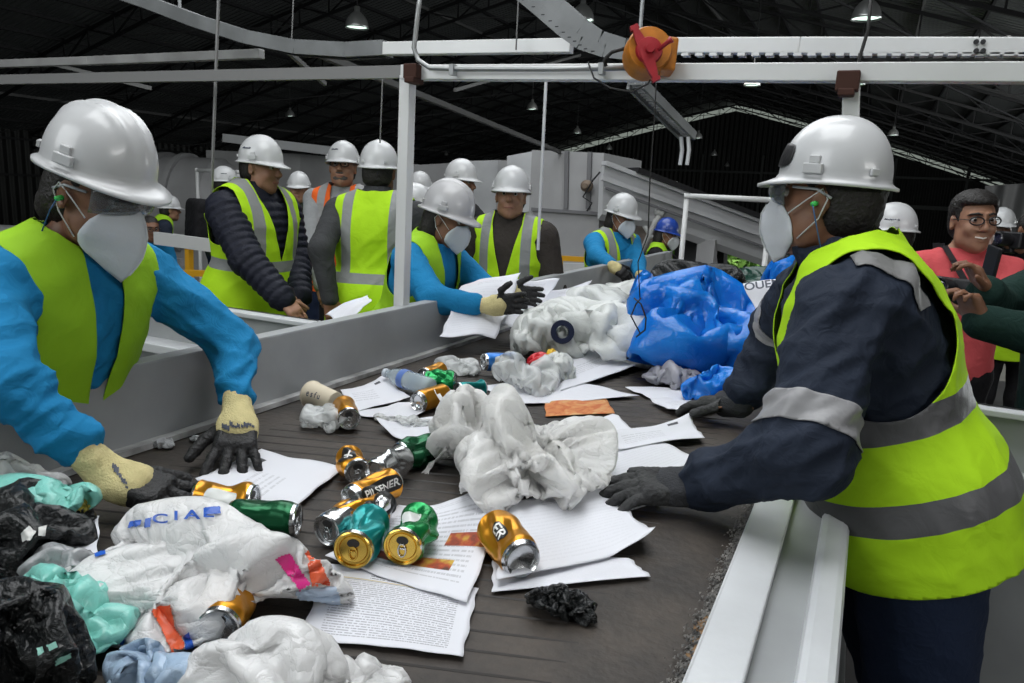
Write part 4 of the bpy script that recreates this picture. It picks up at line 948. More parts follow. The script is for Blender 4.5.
    if glasses:
        b = MB()
        for x in (-1, 1):
            b.tube([hp_(x * .033 + .024 * math.cos(a) * (1.0), .106 - .006 * math.cos(a) * x * 1.0, .014 + .016 * math.sin(a)) for a in [i * math.pi / 8 for i in range(17)]], .0030, 6); b.tube([hp_(x * .057, .098, .018), hp_(x * .076, .06, .020), hp_(x * .080, -.01, .016)], .0018, 5)
        b.tube([hp_(-.010, .108, .018), hp_(.010, .108, .018)], .002, 5); b.build('glasses', M_frame, root, smooth=True)
    if plugs:
        for x in (-1, 1): b = MB(); b.tube([hp_(.083 * x, -.002, .0), hp_(.098 * x, .0, -.002)], .0055, 8); b.build('ear_plug', mat('green_plug', (.05, .5, .10), .5), root, smooth=True)
        for x in (-1, 1): b = MB(); b.tube([hp_(x * .097, .0, -.003), hp_(x * .100, -.01, -.03), hp_(x * .095, -.03, -.09), neck + T @ np.array([x * .075, -.02, .02]), neck + T @ np.array([x * .05, .075, -.03])], .0016, 5); b.build('ear_plug_cord', mat('blue_cord', (.03, .10, .22), .5), root, smooth=True)
    if gloves:
        for w_, e_, d_, n_, th_, cu in ((wR, eR, dR, rhn, thR, rcurl), (wL, eL, dL, lhn, thL, lcurl)):
            S = SDF(ghres, .01); R_ = hand_sdf(S, w_, d_, n_, th_, cu, spread, k * hs, .0025)
            dd = nrm(d_); def_cut = w_ + dd * .034 * k * hs
            g = surf_obj('glove', S, gloves, root, 0, .0022, 40, seed, (lambda V_, c0=def_cut, d0=dd: (V_ - c0) @ d0 + .004 * np.sin((V_ @ R_[:, 0]) * 120)) if cuffs else None)
            if cuffs:
                S = SDF(.005, .012); fa = nrm(w_ - e_); S.cone(w_ + dd * .036 * k * hs, w_, .034 * k * hs, .033 * k * hs); S.cone(w_, w_ - fa * cuff_len, .032 * k * hs, .031 * k); S.rbox(w_ + dd * .030 * k * hs, np.array((.028, .012, .006)) * k * hs, .014 * k, R_, k=.02)
                surf_obj('glove_cuff', S, cuffs, root, 0, .003, 24, seed)
    return dict(root=root, T=T, pel=pel, RH=RH, head=head, neck=neck, wR=wR, wL=wL, eR=eR, eL=eL, t=t, shR=shR, shL=shL)
# ------------------------------------------------------------------ the people
V_plain = vest_mat('lime_vest_plain', LIMED, (.2, .2, .2), (), vtop=False)
V_dark = vest_mat('lime_vest_two_stripes', LIME, (.105, .105, .110), (.030, .195), hw=.030, vl=.115, vw=.030, vtop=False)
V_grey = vest_mat('lime_vest_reflective', LIME, (.24, .25, .25), (.16,), hw=.028, vl=.105, vw=.024)
V_grey2 = vest_mat('lime_vest_low_stripe', LIME, (.24, .25, .25), (.10,), hw=.026, vl=.105, vw=.024)
V_orange = vest_mat('orange_vest_reflective', (.80, .13, .02), (.30, .30, .30), (.16,), hw=.028, vl=.105, vw=.026)
P = {}
# left woman in the foreground
P['left'] = person('person', 'woman in blue shirt and open lime vest, goggles and mask, leaning over near left', at(96, 198, 1.58), 2, k=.98, lean=19, hyaw=6, hpitch=-16, skin='brown', shirt=M_blue, trousers=M_black, vest=V_plain,
    vestp=dict(vz=-.06, gap=.0, vwid=.042, hem=-.14, amp=.007, arm=.10, armx=.128), hair='bun', mask=True, goggles=True, plugs=True, helm=dict(s=1.08, ridges=True, up=.066), ms=1.15, gloves=M_glove, cuffs=M_cuff, hres=.007, jacket=.016,
    lh=atZ(238, 420, 1.04), rh=atZ(112, 478, 1.03), lhd=atZ(234, 478, .950) - atZ(239, 424, 1.02), rhd=atZ(195, 507, .975) - atZ(112, 480, 1.02), lpole=(-1, -.2, .1), rpole=(1, .2, .3), lcurl=.16, rcurl=.24, spread=.24, seed=1, lth=(-.6, -.8, 0), rth=(.2, 1, 0), fold_amp=.020, hs=1.16, cuff_len=.10)
# right man in the foreground
P['right'] = person('person', 'man in navy jacket and lime vest with two dark stripes, seen from behind at right', at(828, 204, 1.63), 190, k=1.04, lean=20.5, hyaw=-24, hpitch=2, skin='brown', shirt=M_navy, trousers=M_jeans, vest=V_dark,
    vestp=dict(hem=-.13, g=.050, skirt=.02, arm=.150, armx=.105, amp=.009, nk=.105), hair='short', mask=True, goggles=True, plugs=True, helm=dict(s=1.0, up=.056, front=(math.pi / 2 + .25, math.pi / 2 + .95, .012, .062)), gloves=M_gloveg, cuffs=M_cuffg, hres=.008, jacket=.036, heavy=.12, shf=.05,
    lh=atZ(692, 486, 1.01), rh=atZ(740, 404, 1.02), lhd=atZ(600, 488, .985) - atZ(680, 486, .995), rhd=atZ(685, 402, .975) - atZ(735, 404, 1.0), lpole=(-1, -.6, -.25), rpole=(1, 0, -.1), lcurl=.22, rcurl=.3, seed=4, lth=(0, 1, .2), rth=(0, -1, .2), lw=1.55, foot=(.16, .04), fold_amp=.026, cuff_len=.06, collar=.05, hs=1.14)
def bg(label, px, top, d, yaw, **kw):
    kw.setdefault('hres', .010 if d < 6 else .013); kw.setdefault('ghres', .005); kw.setdefault('hyaw', 0); k = kw.get('k', 1.0); s_ = kw['helm'].get('s', 1.0) if kw.get('helm') else 1.0
    h = (.166 * s_ if kw.get('helm') else .125) * k
    return person('person', label, at(px, top + h * F_PX / d, d), yaw, **kw)
# headings: 25 looks to the right of the picture, 295 towards the camera, 115 away from it, 205 to the left
P['navy'] = bg('man in navy puffer jacket and lime vest standing in profile, looking right', 261, 137, 4.0, 358, k=1.06, shirt=M_puff, puffer=True, jacket=.030, vest=V_grey, vestp=dict(hem=-.22, g=.060, vz=.18), helm=dict(s=1.02, logo=(-.25, .05, 1.0)), heavy=.15, skin='tan', collar=.07, rh=at(284, 300, 3.75), lh=at(300, 296, 4.1), trousers=M_black, seed=11, hyaw=14, hpitch=-3)
P['orange'] = bg('bearded man in glasses wearing an orange vest over a light grey shirt', 343, 142, 4.8, 290, k=1.04, shirt=M_lgrey, vest=V_orange, vestp=dict(hem=-.14, vz=.16, vwid=.055), hpitch=8, helm=dict(s=1.02, logo=(1.2, .05, 1.0)), skin='tan', glasses=True, beard=True, rh=at(322, 288, 4.5), trousers=M_black, seed=12, hyaw=6, heavy=.1)
P['back'] = bg('man in lime vest and dark jacket turned fully away from the camera', 379, 142, 3.9, 112, k=1.02, shirt=M_dgrey, vest=V_grey2, vestp=dict(hem=-.30, g=.034), helm=dict(s=1.02), skin='brown', heavy=.15, trousers=M_black, seed=13, lh=at(330, 300, 3.75), collar=.06, lpole=(-.3, -1, 0))
P['blue'] = bg('woman in bright blue shirt and mask reaching gloved hands over papers beyond the white post', 446, 181, 3.3, 2, k=.94, lean=18, hpitch=-14, hyaw=6, shirt=M_blue, vest=V_plain, vestp=dict(vz=-.1, hem=-.14), mask=True, hair='long', skin='brown', helm=dict(s=1.14, m=M_helmg, ridges=True), gloves=M_glove, cuffs=M_cuff, rh=at(490, 306, 3.0), lh=at(508, 294, 3.25), rhd=CR * 1 + np.array((0, 0, .1)), lhd=CR * 1 + np.array((0, 0, -.1)), trousers=M_black, seed=14, hres=.009, rth=(0, 0, 1), lth=(0, 0, 1), jacket=.02, heavy=.1, rpole=(1, .1, -.9), cuff_len=.08, hs=1.1)
P['m12'] = bg('man in dark jacket and grey striped lime vest facing the camera, without a mask', 511, 167, 4.2, 284, k=1.04, lean=3, shirt=M_brown, vest=V_grey, vestp=dict(vz=.16, hem=-.12), hpitch=6, helm=dict(s=1.04), skin='tan', heavy=.08, jacket=.028, collar=.05, trousers=M_black, seed=15, hyaw=6)
P['m11'] = bg('man in black jacket and white helmet in profile, arm stretched towards the front facing man', 461, 160, 5.4, 350, k=1.03, shirt=M_black, helm=dict(s=1.05), skin='tan', lh=at(492, 228, 4.9), rh=at(470, 250, 5.0), trousers=M_black, seed=16, hyaw=12)
P['a'] = bg('hidden person whose white helmet and forehead show above the grey helmet of a masked woman', 420, 172, 6.2, 300, k=.98, shirt=M_dgrey, vest=V_grey, helm=dict(s=1.02), skin='light', seed=17, trousers=M_black)
P['b'] = bg('hidden person right beside the white post, only helmet brim and jaw showing', 414, 184, 4.4, 20, k=.95, shirt=M_lgrey, helm=dict(s=1.0), skin='tan', seed=18, trousers=M_black)
P['w13'] = bg('woman in blue shirt and mask sorting in front of the inclined grey conveyor', 621, 194, 5.5, 335, k=1.0, lean=8, hpitch=-10, hyaw=8, shirt=M_blue, vest=V_grey2, vestp=dict(vz=-.1, hem=-.20), mask=True, hair='long', helm=dict(s=1.08), skin='brown', rh=at(612, 266, 4.9), lh=at(640, 275, 5.2), rhd=CR * .7 - CF * .3 - (0, 0, .5), lhd=CR * .7 - CF * .3 - (0, 0, .6), gloves=M_glove, cuffs=M_cuff, trousers=M_black, seed=19, hres=.010, heavy=.15, jacket=.02, cuff_len=.05)
P['w14'] = bg('woman in black shirt and lime vest wearing the only blue helmet', 666, 218, 7.2, 5, k=1.0, lean=4, hpitch=-8, shirt=M_black, vest=V_plain, vestp=dict(hem=-.14), mask=True, hair='long', helm=dict(s=1.0, m=M_helmb), skin='brown', rh=at(694, 268, 7.0), lh=at(700, 266, 7.4), gloves=M_glove, trousers=M_black, seed=20)
P['small'] = bg('distant man in lime vest and helmet between the puffer jacket man and the orange vest', 299, 172, 6.8, 300, k=1.0, shirt=M_olive, vest=V_grey, helm=dict(s=1.02), skin='tan', seed=21)
P['bag'] = bg('man in olive shirt carrying a dark backpack, behind the long thin hanging rod', 225, 167, 7.2, 70, k=1.02, shirt=M_olive, helm=dict(s=1.02, logo=(-.4, .05, 1.0)), skin='brown', seed=22)
P['s8'] = bg('small distant worker in lime vest over navy bending beside the large machine drum', 170, 196, 8.0, 60, k=.95, lean=30, shirt=M_navy, vest=V_plain, helm=dict(s=1.02), skin='tan', seed=23)
P['s19'] = bg('distant bending person in light blue shirt just right of the near left mask', 150, 216, 6.7, 340, k=.95, lean=40, hpitch=-10, shirt=M_blue, glasses=True, hair='short', skin='brown', seed=24)
P['logo'] = bg('person with a printed white helmet directly behind the shoulder of the navy jacket worker', 891, 204, 3.9, 190, k=1.0, shirt=M_dgrey, helm=dict(s=1.04, logo=(math.pi * .92, .035, 1.3)), skin='brown', seed=25, trousers=M_black)
P['pink'] = bg('smiling man with glasses in a coral polo shirt holding a black camera', 973, 193, 3.1, 288, k=1.03, lean=0, shirt=M_pink, sleeve=.62, jacket=.014, helm=None, hair='full', skin='tan', glasses=True, smile=True, heavy=.05, rh=at(944, 300, 2.80), lh=at(972, 306, 2.85), rhd=CR * .6 - CF * .1 + (0, 0, .3), lhd=-CR + (0, 0, .2), hyaw=0, hroll=3, trousers=M_black, seed=26, hres=.008, rcurl=.8, lcurl=.8)
P['p17'] = bg('man with white helmet mostly hidden behind the coral polo shirt shoulder', 1000, 208, 6.0, 280, k=1.0, shirt=M_dgrey, vest=V_grey, helm=dict(s=1.02), skin='dark', seed=27, trousers=M_black)
P['edge'] = bg('person in dark green jacket reaching in from the right edge, holding up a phone', 1085, 190, 2.4, 205, k=1.03, shirt=M_green, hair='short', skin='brown', rh=at(985, 292, 2.30), lh=at(980, 322, 2.2), rhd=-CR * .5 + (0, 0, .75), lhd=-CR * .5 + (0, 0, .8), trousers=M_black, seed=28, rcurl=.7, lcurl=.7, jacket=.026, rpole=(1, 0, -1), lpole=(-1, 0, -1), hres=.008)
P['photog'] = bg('photographer at the right edge in lime vest and dark shirt raising a camera', 1034, 212, 4.4, 285, k=1.0, shirt=M_black, vest=V_grey, hair='short', helm=None, skin='brown', seed=29, rh=at(1010, 250, 4.15), lh=at(1026, 252, 4.1), rhd=CR * .5 + (0, 0, .8), lhd=-CR * .5 + (0, 0, .8), trousers=M_black, rcurl=.7, lcurl=.7)

# handheld cameras
def camera_thing(c, d, label, s=1.0):
    R = rot_to(d, np.cross(d, (0, 0, 1.0))); e = empty('photo_camera', c, label, 'camera')
    Rb = np.stack([R[:, 0], -nrm(d), nrm(np.cross(R[:, 0], -nrm(d)))], 1); up = np.array([0, 0, 1.0])
    b = MB(); b.box(c, np.array((.135, .055, .09)) * s, Rb); b.box(c + Rb @ np.array((0, 0, .055)) * s, np.array((.05, .05, .035)) * s, Rb); b.box(c + Rb @ np.array((.055, -.015, 0)) * s, np.array((.035, .06, .085)) * s, Rb); b.build('camera_body', M_frame, e, bevel=.008)
    b = MB(); b.lathe([(0, .02), (.034, .02), (.036, .05), (.033, .06), (.038, .065), (.038, .12), (.034, .125), (.030, .11), (.0, .105)], 24, c, R); b.v = [tuple(c + (np.array(v) - c) * s) for v in b.v]; b.build('lens', M_frame, e, sharp=30)
    b = MB(); b.lathe([(0, .112), (.028, .115), (.029, .113)], 20, c, R); b.v = [tuple(c + (np.array(v) - c) * s) for v in b.v]; b.build('lens_glass', mat('lens_glass', (.02, .02, .04), .05, coat=1.0), e, smooth=True)
    b = MB(); b.lathe([(0, .078), (.030, .078), (.030, .080), (0, .080)], 8, c, np.eye(3)); 
    return e
camera_thing(at(952, 290, 2.75), -CR * .75 - CF * .55 + (0, 0, .05), 'black photo camera held low by the man in the coral polo shirt')
camera_thing(at(1012, 240, 4.1), -CR * .9 - CF * .35, 'black photo camera raised at the right picture edge behind the coral shirt')
b = MB(); p0 = at(990, 268, 2.36); Rr = rot_to((0, 0, 1), CR); b.box(p0, (.012, .07, .14), rz(.4) @ rx(.15)); tag(b.build('mobile_phone', M_frame, bevel=.004), 'thin black phone held up in the fingers of the dark green sleeve', 'phone')
# backpack and strap
q = P['bag']; b = SDF(.012, .03); b.rbox(q['t'](0, -.20, .26), (.10, .05, .17), .05, q['T'])
o = surf_obj('backpack', b, M_black, None, 0, .01, 9); tag(o, 'black backpack on the back of the man in the olive shirt', 'backpack')
q = P['pink']; b = MB()
V_ = [q['neck'] + q['T'] @ np.array(v) for v in ((.11, -.06, .03), (.10, .03, .035), (.09, .11, -.02), (.05, .155, -.10), (.0, .16, -.18))] + [at(952, 282, 2.80)]
for a, c in zip(V_[:-1], V_[1:]): b.bar(a, c, .024, .004, up=q['T'][:, 1])
tag(b.build('camera_strap', M_frame), 'wide black camera strap over the shoulder of the coral polo shirt', 'strap')
# sewn reflective sleeve band, shoulder patch of the right worker
def band_on(name, target_parts, fn, m, parent, off=.0025):
    """lift the region of a garment where fn(V) >= 0 into a thin sewn-on patch"""
    o = target_parts; n = len(o.data.vertices); V = np.zeros(n * 3); o.data.vertices.foreach_get('co', V); V = V.reshape(-1, 3)
    Q = np.array([list(p.vertices) if len(p.vertices) == 4 else list(p.vertices) + [p.vertices[2]] for p in o.data.polygons]); T_ = np.array([t for p in o.data.polygons for t in ([tuple(p.vertices)] if len(p.vertices) == 3 else [tuple(p.vertices)[:3], (p.vertices[0], p.vertices[2], p.vertices[3])])])
    nn = vnormals(V, T_); mi = np.array(o.matrix_parent_inverse); 
    v2, t2, _ = clip(V + nn * off, T_, fn(V)); ob = mesh(name, v2, t2, m, parent); so = ob.modifiers.new('t', 'SOLIDIFY'); so.thickness = .002; so.offset = 1; return ob
M_refl = mat('reflective_tape', (.27, .27, .28), .4, noise=.1); M_refld = mat('reflective_tape_dim', (.20, .20, .20), .4, noise=.1)
q = P['right']; shirt_o = [c for c in q['root'].children if c.name.startswith('shirt')][0]
for el, sh in ((q['eL'], q['shL']), (q['eR'], q['shR'])):
    def fn(V, a=sh, b_=el):
        ba = b_ - a; L_ = np.linalg.norm(ba); u = (V - a) @ ba / L_ ; r = np.linalg.norm(V - a - np.outer(u / L_, ba), axis=1); return np.minimum(.030 - np.abs(u - L_ * .80), .10 - r)
    band_on('sleeve_band', shirt_o, fn, M_refl, q['root'])
def fn(V):
    X = (V - q['pel']) @ q['T']; return np.minimum.reduce([.026 - np.abs(X[:, 0] + .205), .055 - np.abs(X[:, 1] + .05), X[:, 2] - .42])
band_on('shoulder_tape', shirt_o, fn, M_refld, q['root'], .004)
# ------------------------------------------------------------------ what lies on the belt
TOP = BZ + .004
def film(name, col, alpha=1.0, rough=.3, trans=0.0, col2=None, nscale=6, transl=.35, bump=.28, bscale=30):
    if name in MATS: return MATS[name]
    m = mat(name, col, rough, alpha=alpha, col2=col2, nscale=nscale, noise=.0, coat=.3); L = m.node_tree.links; b = m.node_tree.nodes['Principled BSDF']
    t = N(m, 'ShaderNodeTexCoord'); v = N(m, 'ShaderNodeTexVoronoi', feature='DISTANCE_TO_EDGE'); v.inputs['Scale'].default_value = bscale
    nz = N(m, 'ShaderNodeTexNoise'); nz.inputs['Scale'].default_value = bscale * .6; nz.inputs['Distortion'].default_value = 2.5; nz.inputs['Detail'].default_value = 5; L.new(t.outputs['Object'], nz.inputs[0])
    ad = N(m, 'ShaderNodeVectorMath', operation='ADD'); L.new(t.outputs['Object'], ad.inputs[0]); sc2 = N(m, 'ShaderNodeVectorMath', operation='SCALE'); L.new(nz.outputs['Color'], sc2.inputs[0]); sc2.inputs['Scale'].default_value = .03; L.new(sc2.outputs[0], ad.inputs[1]); L.new(ad.outputs[0], v.inputs[0])
    bp = N(m, 'ShaderNodeBump'); bp.inputs['Strength'].default_value = bump; bp.inputs['Distance'].default_value = .01
    L.new(math_n(m, 'ADD', math_n(m, 'POWER', v.outputs[0], .5), nz.outputs[0]), bp.inputs['Height']); L.new(bp.outputs[0], b.inputs['Normal'])
    if transl:
        tr = N(m, 'ShaderNodeBsdfTranslucent'); tr.inputs[0].default_value = tuple(min(1, c * 1.1) for c in col) + (1,); L.new(bp.outputs[0], tr.inputs['Normal'])
        mx = N(m, 'ShaderNodeMixShader'); mx.inputs[0].default_value = transl * alpha; out = m.node_tree.nodes['Material Output']; L.new(b.outputs[0], mx.inputs[1]); L.new(tr.outputs[0], mx.inputs[2]); L.new(mx.outputs[0], out.inputs[0])
    return m
M_bagw = film('white_bag_film', (.92, .92, .91), .98, .28, col2=(.82, .81, .78), nscale=9, transl=.5, bump=.5)
M_bagp = film('printed_bag_film', (.86, .86, .86), 1.0, .25, transl=.3, bump=.4)
M_clear = film('clear_bag_film', (.80, .82, .82), .50, .22, transl=.2)
M_clearw = film('cloudy_bag_film', (.84, .86, .84), .80, .25, transl=.3)
M_bagb = film('blue_bag_film', (.006, .17, .68), .95, .18, col2=(.015, .27, .85), nscale=7, transl=.25)
M_bagk = film('black_bag_film', (.008, .010, .011), 1.0, .25, transl=0, bump=.8, bscale=60)
M_bagt = film('turquoise_bag_film', (.25, .66, .58), 1.0, .3, transl=.15)
M_baggn = film('dark_green_film', (.01, .05, .035), 1.0, .3, transl=0)
M_wrap = film('silver_wrapper', (.30, .31, .32), 1.0, .22, transl=0)

def squeeze(rad, seed=1, sub=5, slack=1.55, iters=260, noise=.10, bend=.35, grav=.0003, press=.002, open_top=0.0, lobes=3):
    """a closed film, longer than the space it is pressed into: edges keep their length so the film buckles into folds"""
    bm = bmesh.new(); bmesh.ops.create_icosphere(bm, subdivisions=sub, radius=1.0); bm.verts.ensure_lookup_table()
    bm.edges.ensure_lookup_table(); D = np.array([v.co[:] for v in bm.verts]); E = np.array([[e.verts[0].index, e.verts[1].index] for e in bm.edges]); Fc = [tuple(v.index for v in f.verts) for f in bm.faces]
    # opposite-vertex pairs across each edge, for bending
    O = []
    for e in bm.edges:
        if len(e.link_faces) == 2:
            o = [v.index for f in e.link_faces for v in f.verts if v not in e.verts]; O.append(o)
    O = np.array(O); bm.free(); R = np.random.RandomState(seed); rad = np.array(rad, float); nV = len(D)
    P = D * rad * slack; Lr = np.linalg.norm(P[E[:, 0]] - P[E[:, 1]], axis=1); Lo = np.linalg.norm(P[O[:, 0]] - P[O[:, 1]], axis=1)
    big = sum(R.normal() * noise * np.sin(D @ (R.normal(size=3) * 3.0) + R.rand() * 6) for _ in range(8)); mid = sum(R.normal() * noise * .5 * np.sin(D @ (R.normal(size=3) * 8) + R.rand() * 6) for _ in range(10))
    P = P * (1 + big + mid)[:, None]
    lob = [(nrm(R.normal(size=3) * (1, 1, .8)), .35 + .5 * R.rand()) for _ in range(lobes)]
    lim = 1 + sum(h * np.exp(-(1 - D @ a) / .06) for a, h in lob)
    lim = lim * (1 + sum(R.normal() * .11 * np.sin(D @ (R.normal(size=3) * 4.5) + R.rand() * 6) for _ in range(7)))
    def solve(Pn, C, L, k):
        d = Pn[C[:, 1]] - Pn[C[:, 0]]; l = np.linalg.norm(d, axis=1) + 1e-9; c = (d * ((l - L) / l * .5 * k)[:, None]); out = np.zeros_like(Pn)
        for a in range(3): out[:, a] = np.bincount(C[:, 0], c[:, a], nV) - np.bincount(C[:, 1], c[:, a], nV)
        return out
    deg = np.bincount(E.ravel(), minlength=nV)[:, None]; vel = np.zeros_like(P)
    for it in range(iters):
        t = min(1, it / (iters * .6)); s = slack * (1 - t) + t
        Q = P + vel * .85 + D * rad * press; Q[:, 2] -= grav * rad[2]
        for _ in range(3):
            Q = Q + solve(Q, E, Lr, 1.0) / deg * 1.6
            Q = Q + solve(Q, O, Lo, bend) / deg
            r = np.linalg.norm(Q / (rad * s), axis=1) / lim; m = r > 1; Q[m] = Q[m] / (1 + (r[m] - 1) * .5)[:, None]
            Q[:, 2] = np.maximum(Q[:, 2], -rad[2] * .45)
        vel = (Q - P) * .9; P = Q
    return P, Fc

def bag(name, c, rad, m, label=None, cat='plastic bag', seed=1, rot=0.0, parent=None, group=None, lift=0.0, base=None, sub=None, slack=1.6, bend=.03, press=.0003, grav=.0004, noise=.13, lobes=4, iters=220):
    rad = np.array(rad, float); sub = sub or (5 if rad[0] > .05 else 4)
    P_, Fc = squeeze((rad[0], rad[1], rad[2]), seed, sub, slack, iters, noise, bend, grav, press, lobes=lobes)
    lo, hi = np.percentile(P_, 1, axis=0), np.percentile(P_, 99, axis=0); ext = (hi - lo); want = rad * (2, 2, 1.55); P_ = (P_ - (lo + hi) / 2) * (want / ext); P_ = P_ @ rz(rot).T
    b0 = (TOP if base is None else base) + lift; P_[:, 2] += b0 - P_[:, 2].min(); P_[:, :2] += np.array(c)[:2]
    o = mesh(name, P_, Fc, m, parent); me_ = o.data
    if label: tag(o, label, cat, group)
    return o
def bvh(o): return BVHTree.FromObject(o, bpy.context.evaluated_depsgraph_get())
def drape(name, poly_px, target, m, parent, z0=None, off=.0022, n=26):
    """a printed patch lying on the film: outline given on the picture, dropped vertically onto the surface"""
    tree_ = bvh(target); pts = []
    xs_ = [p[0] for p in poly_px]; ys_ = [p[1] for p in poly_px]
    def inside(x, y):
        r = False; j = len(poly_px) - 1
        for i in range(len(poly_px)):
            xi, yi = poly_px[i]; xj, yj = poly_px[j]
            if (yi > y) != (yj > y) and x < (xj - xi) * (y - yi) / (yj - yi + 1e-9) + xi: r = not r
            j = i
        return r
    sx_, sy_ = (max(xs_) - min(xs_)) / n, (max(ys_) - min(ys_)) / n; G = {}; V = []; Fc = []
    M0 = target.matrix_world.inverted()
    for j in range(n + 1):
        for i in range(n + 1):
            x, y = min(xs_) + i * sx_, min(ys_) + j * sy_
            rd = Vector(_ray(x, y)).normalized(); h = tree_.ray_cast(M0 @ Vector(C0), rd)
            if h[0] is not None:
                nn = h[1] if h[1].dot(rd) < 0 else -h[1]
                G[(i, j)] = len(V); V.append(np.array(h[0]) + np.array(nn) * off - np.array(rd) * .001)
    for j in range(n):
        for i in range(n):
            k = [(i, j), (i + 1, j), (i + 1, j + 1), (i, j + 1)]
            if all(q in G for q in k) and inside(min(xs_) + (i + .5) * sx_, min(ys_) + (j + .5) * sy_):
                P4 = [V[G[q]] for q in k]
                if max(np.linalg.norm(P4[a] - P4[b_]) for a in range(4) for b_ in range(a)) < .05: Fc.append([G[q] for q in k])
    if not Fc: return None
    o = mesh(name, V, Fc, m, parent); return o

# ---- paper
def paper_mat(kind):
    nm = 'paper_' + kind
    if nm in MATS: return MATS[nm]
    m = mat(nm, (.74, .75, .80), .7); L = m.node_tree.links; b = m.node_tree.nodes['Principled BSDF']; b.inputs['Subsurface Weight'].default_value = 0
    A = N(m, 'ShaderNodeUVMap'); s = N(m, 'ShaderNodeSeparateXYZ'); L.new(A.outputs[0], s.inputs[0]); u, v = s.outputs['X'], s.outputs['Y']
    col = (.74, .75, .80, 1)
    def rng(x, a, c): return math_n(m, 'MULTIPLY', math_n(m, 'GREATER_THAN', x, a), math_n(m, 'LESS_THAN', x, c))
    def rect(a, c, d, e_): return math_n(m, 'MULTIPLY', rng(u, a, c), rng(v, d, e_))
    def textblock(a, c, d, e_, rows, ink=.25):
        fr = math_n(m, 'FRACT', math_n(m, 'MULTIPLY', v, rows)); ln = math_n(m, 'LESS_THAN', fr, .42)
        nz = N(m, 'ShaderNodeTexNoise'); nz.noise_dimensions = '2D'; cb = N(m, 'ShaderNodeCombineXYZ'); L.new(math_n(m, 'MULTIPLY', u, 90), cb.inputs[0]); L.new(math_n(m, 'MULTIPLY', math_n(m, 'FLOOR', math_n(m, 'MULTIPLY', v, rows)), 7.3), cb.inputs[1]); L.new(cb.outputs[0], nz.inputs[0]); nz.inputs['Scale'].default_value = 1.0
        wd = math_n(m, 'GREATER_THAN', nz.outputs[0], .42); return math_n(m, 'MULTIPLY', math_n(m, 'MULTIPLY', ln, wd), rect(a, c, d, e_))
    c = col
    if kind in ('text', 'photo', 'light'):
        c = mixc(m, math_n(m, 'MULTIPLY', textblock(.10, .90, .08 if kind != 'photo' else .10, .80, 34 if kind == 'text' else 22), .62 if kind == 'text' else .34 if kind == 'photo' else .07), c, (.12, .12, .14))
        c = mixc(m, math_n(m, 'MULTIPLY', textblock(.30, .72, .86, .92, 30), .8 if kind == 'text' else .25), c, (.10, .10, .12))
    if kind == 'text': c = mixc(m, rect(.08, .92, .835, .845), c, (.55, .42, .08)); c = mixc(m, rect(.08, .92, .82, .826), c, (.08, .08, .1))
    if kind == 'photo':
        nz = N(m, 'ShaderNodeTexNoise'); nz.inputs['Scale'].default_value = 9; nz.inputs['Detail'].default_value = 4; L.new(A.outputs[0], nz.inputs[0]); rp_ = N(m, 'ShaderNodeValToRGB'); L.new(nz.outputs[0], rp_.inputs[0])
        e0, e1 = rp_.color_ramp.elements; e0.position, e0.color, e1.position, e1.color = .35, (.06, .03, .02, 1), .66, (.60, .40, .05, 1); k = rp_.color_ramp.elements.new(.5); k.color = (.42, .06, .02, 1)
        c = mixc(m, rect(.66, .97, .42, .54), c, rp_.outputs[0]); c = mixc(m, rect(.12, .80, .18, .28), c, rp_.outputs[0])
    if kind == 'orange':
        nz = N(m, 'ShaderNodeTexNoise'); nz.inputs['Scale'].default_value = 4; nz.inputs['Detail'].default_value = 3; nz.inputs['Distortion'].default_value = 1.5; L.new(A.outputs[0], nz.inputs[0]); rp_ = N(m, 'ShaderNodeValToRGB'); L.new(nz.outputs[0], rp_.inputs[0])
        e0, e1 = rp_.color_ramp.elements; e0.position, e0.color, e1.position, e1.color = .38, (.50, .12, .03, 1), .62, (.62, .36, .16, 1); k = rp_.color_ramp.elements.new(.5); k.color = (.62, .24, .08, 1); c = mixc(m, 1.0, c, rp_.outputs[0])
    if kind == 'bar': c = mixc(m, rect(.05, .9, .86, .97), c, (.10, .10, .12))
    if kind == 'mark': c = mixc(m, rect(.70, .82, .80, .88), c, (.05, .05, .06)); c = mixc(m, math_n(m, 'MULTIPLY', textblock(.15, .6, .35, .7, 14), .3), c, (.2, .2, .22))
    if not isinstance(c, tuple): L.new(c, b.inputs['Base Color'])
    else: b.inputs['Base Color'].default_value = c
    tr = N(m, 'ShaderNodeBsdfTranslucent'); tr.inputs[0].default_value = (.6, .6, .62, 1); mx = N(m, 'ShaderNodeMixShader'); mx.inputs[0].default_value = .12; out = m.node_tree.nodes['Material Output']; L.new(b.outputs[0], mx.inputs[1]); L.new(tr.outputs[0], mx.inputs[2]); L.new(mx.outputs[0], out.inputs[0])
    return m
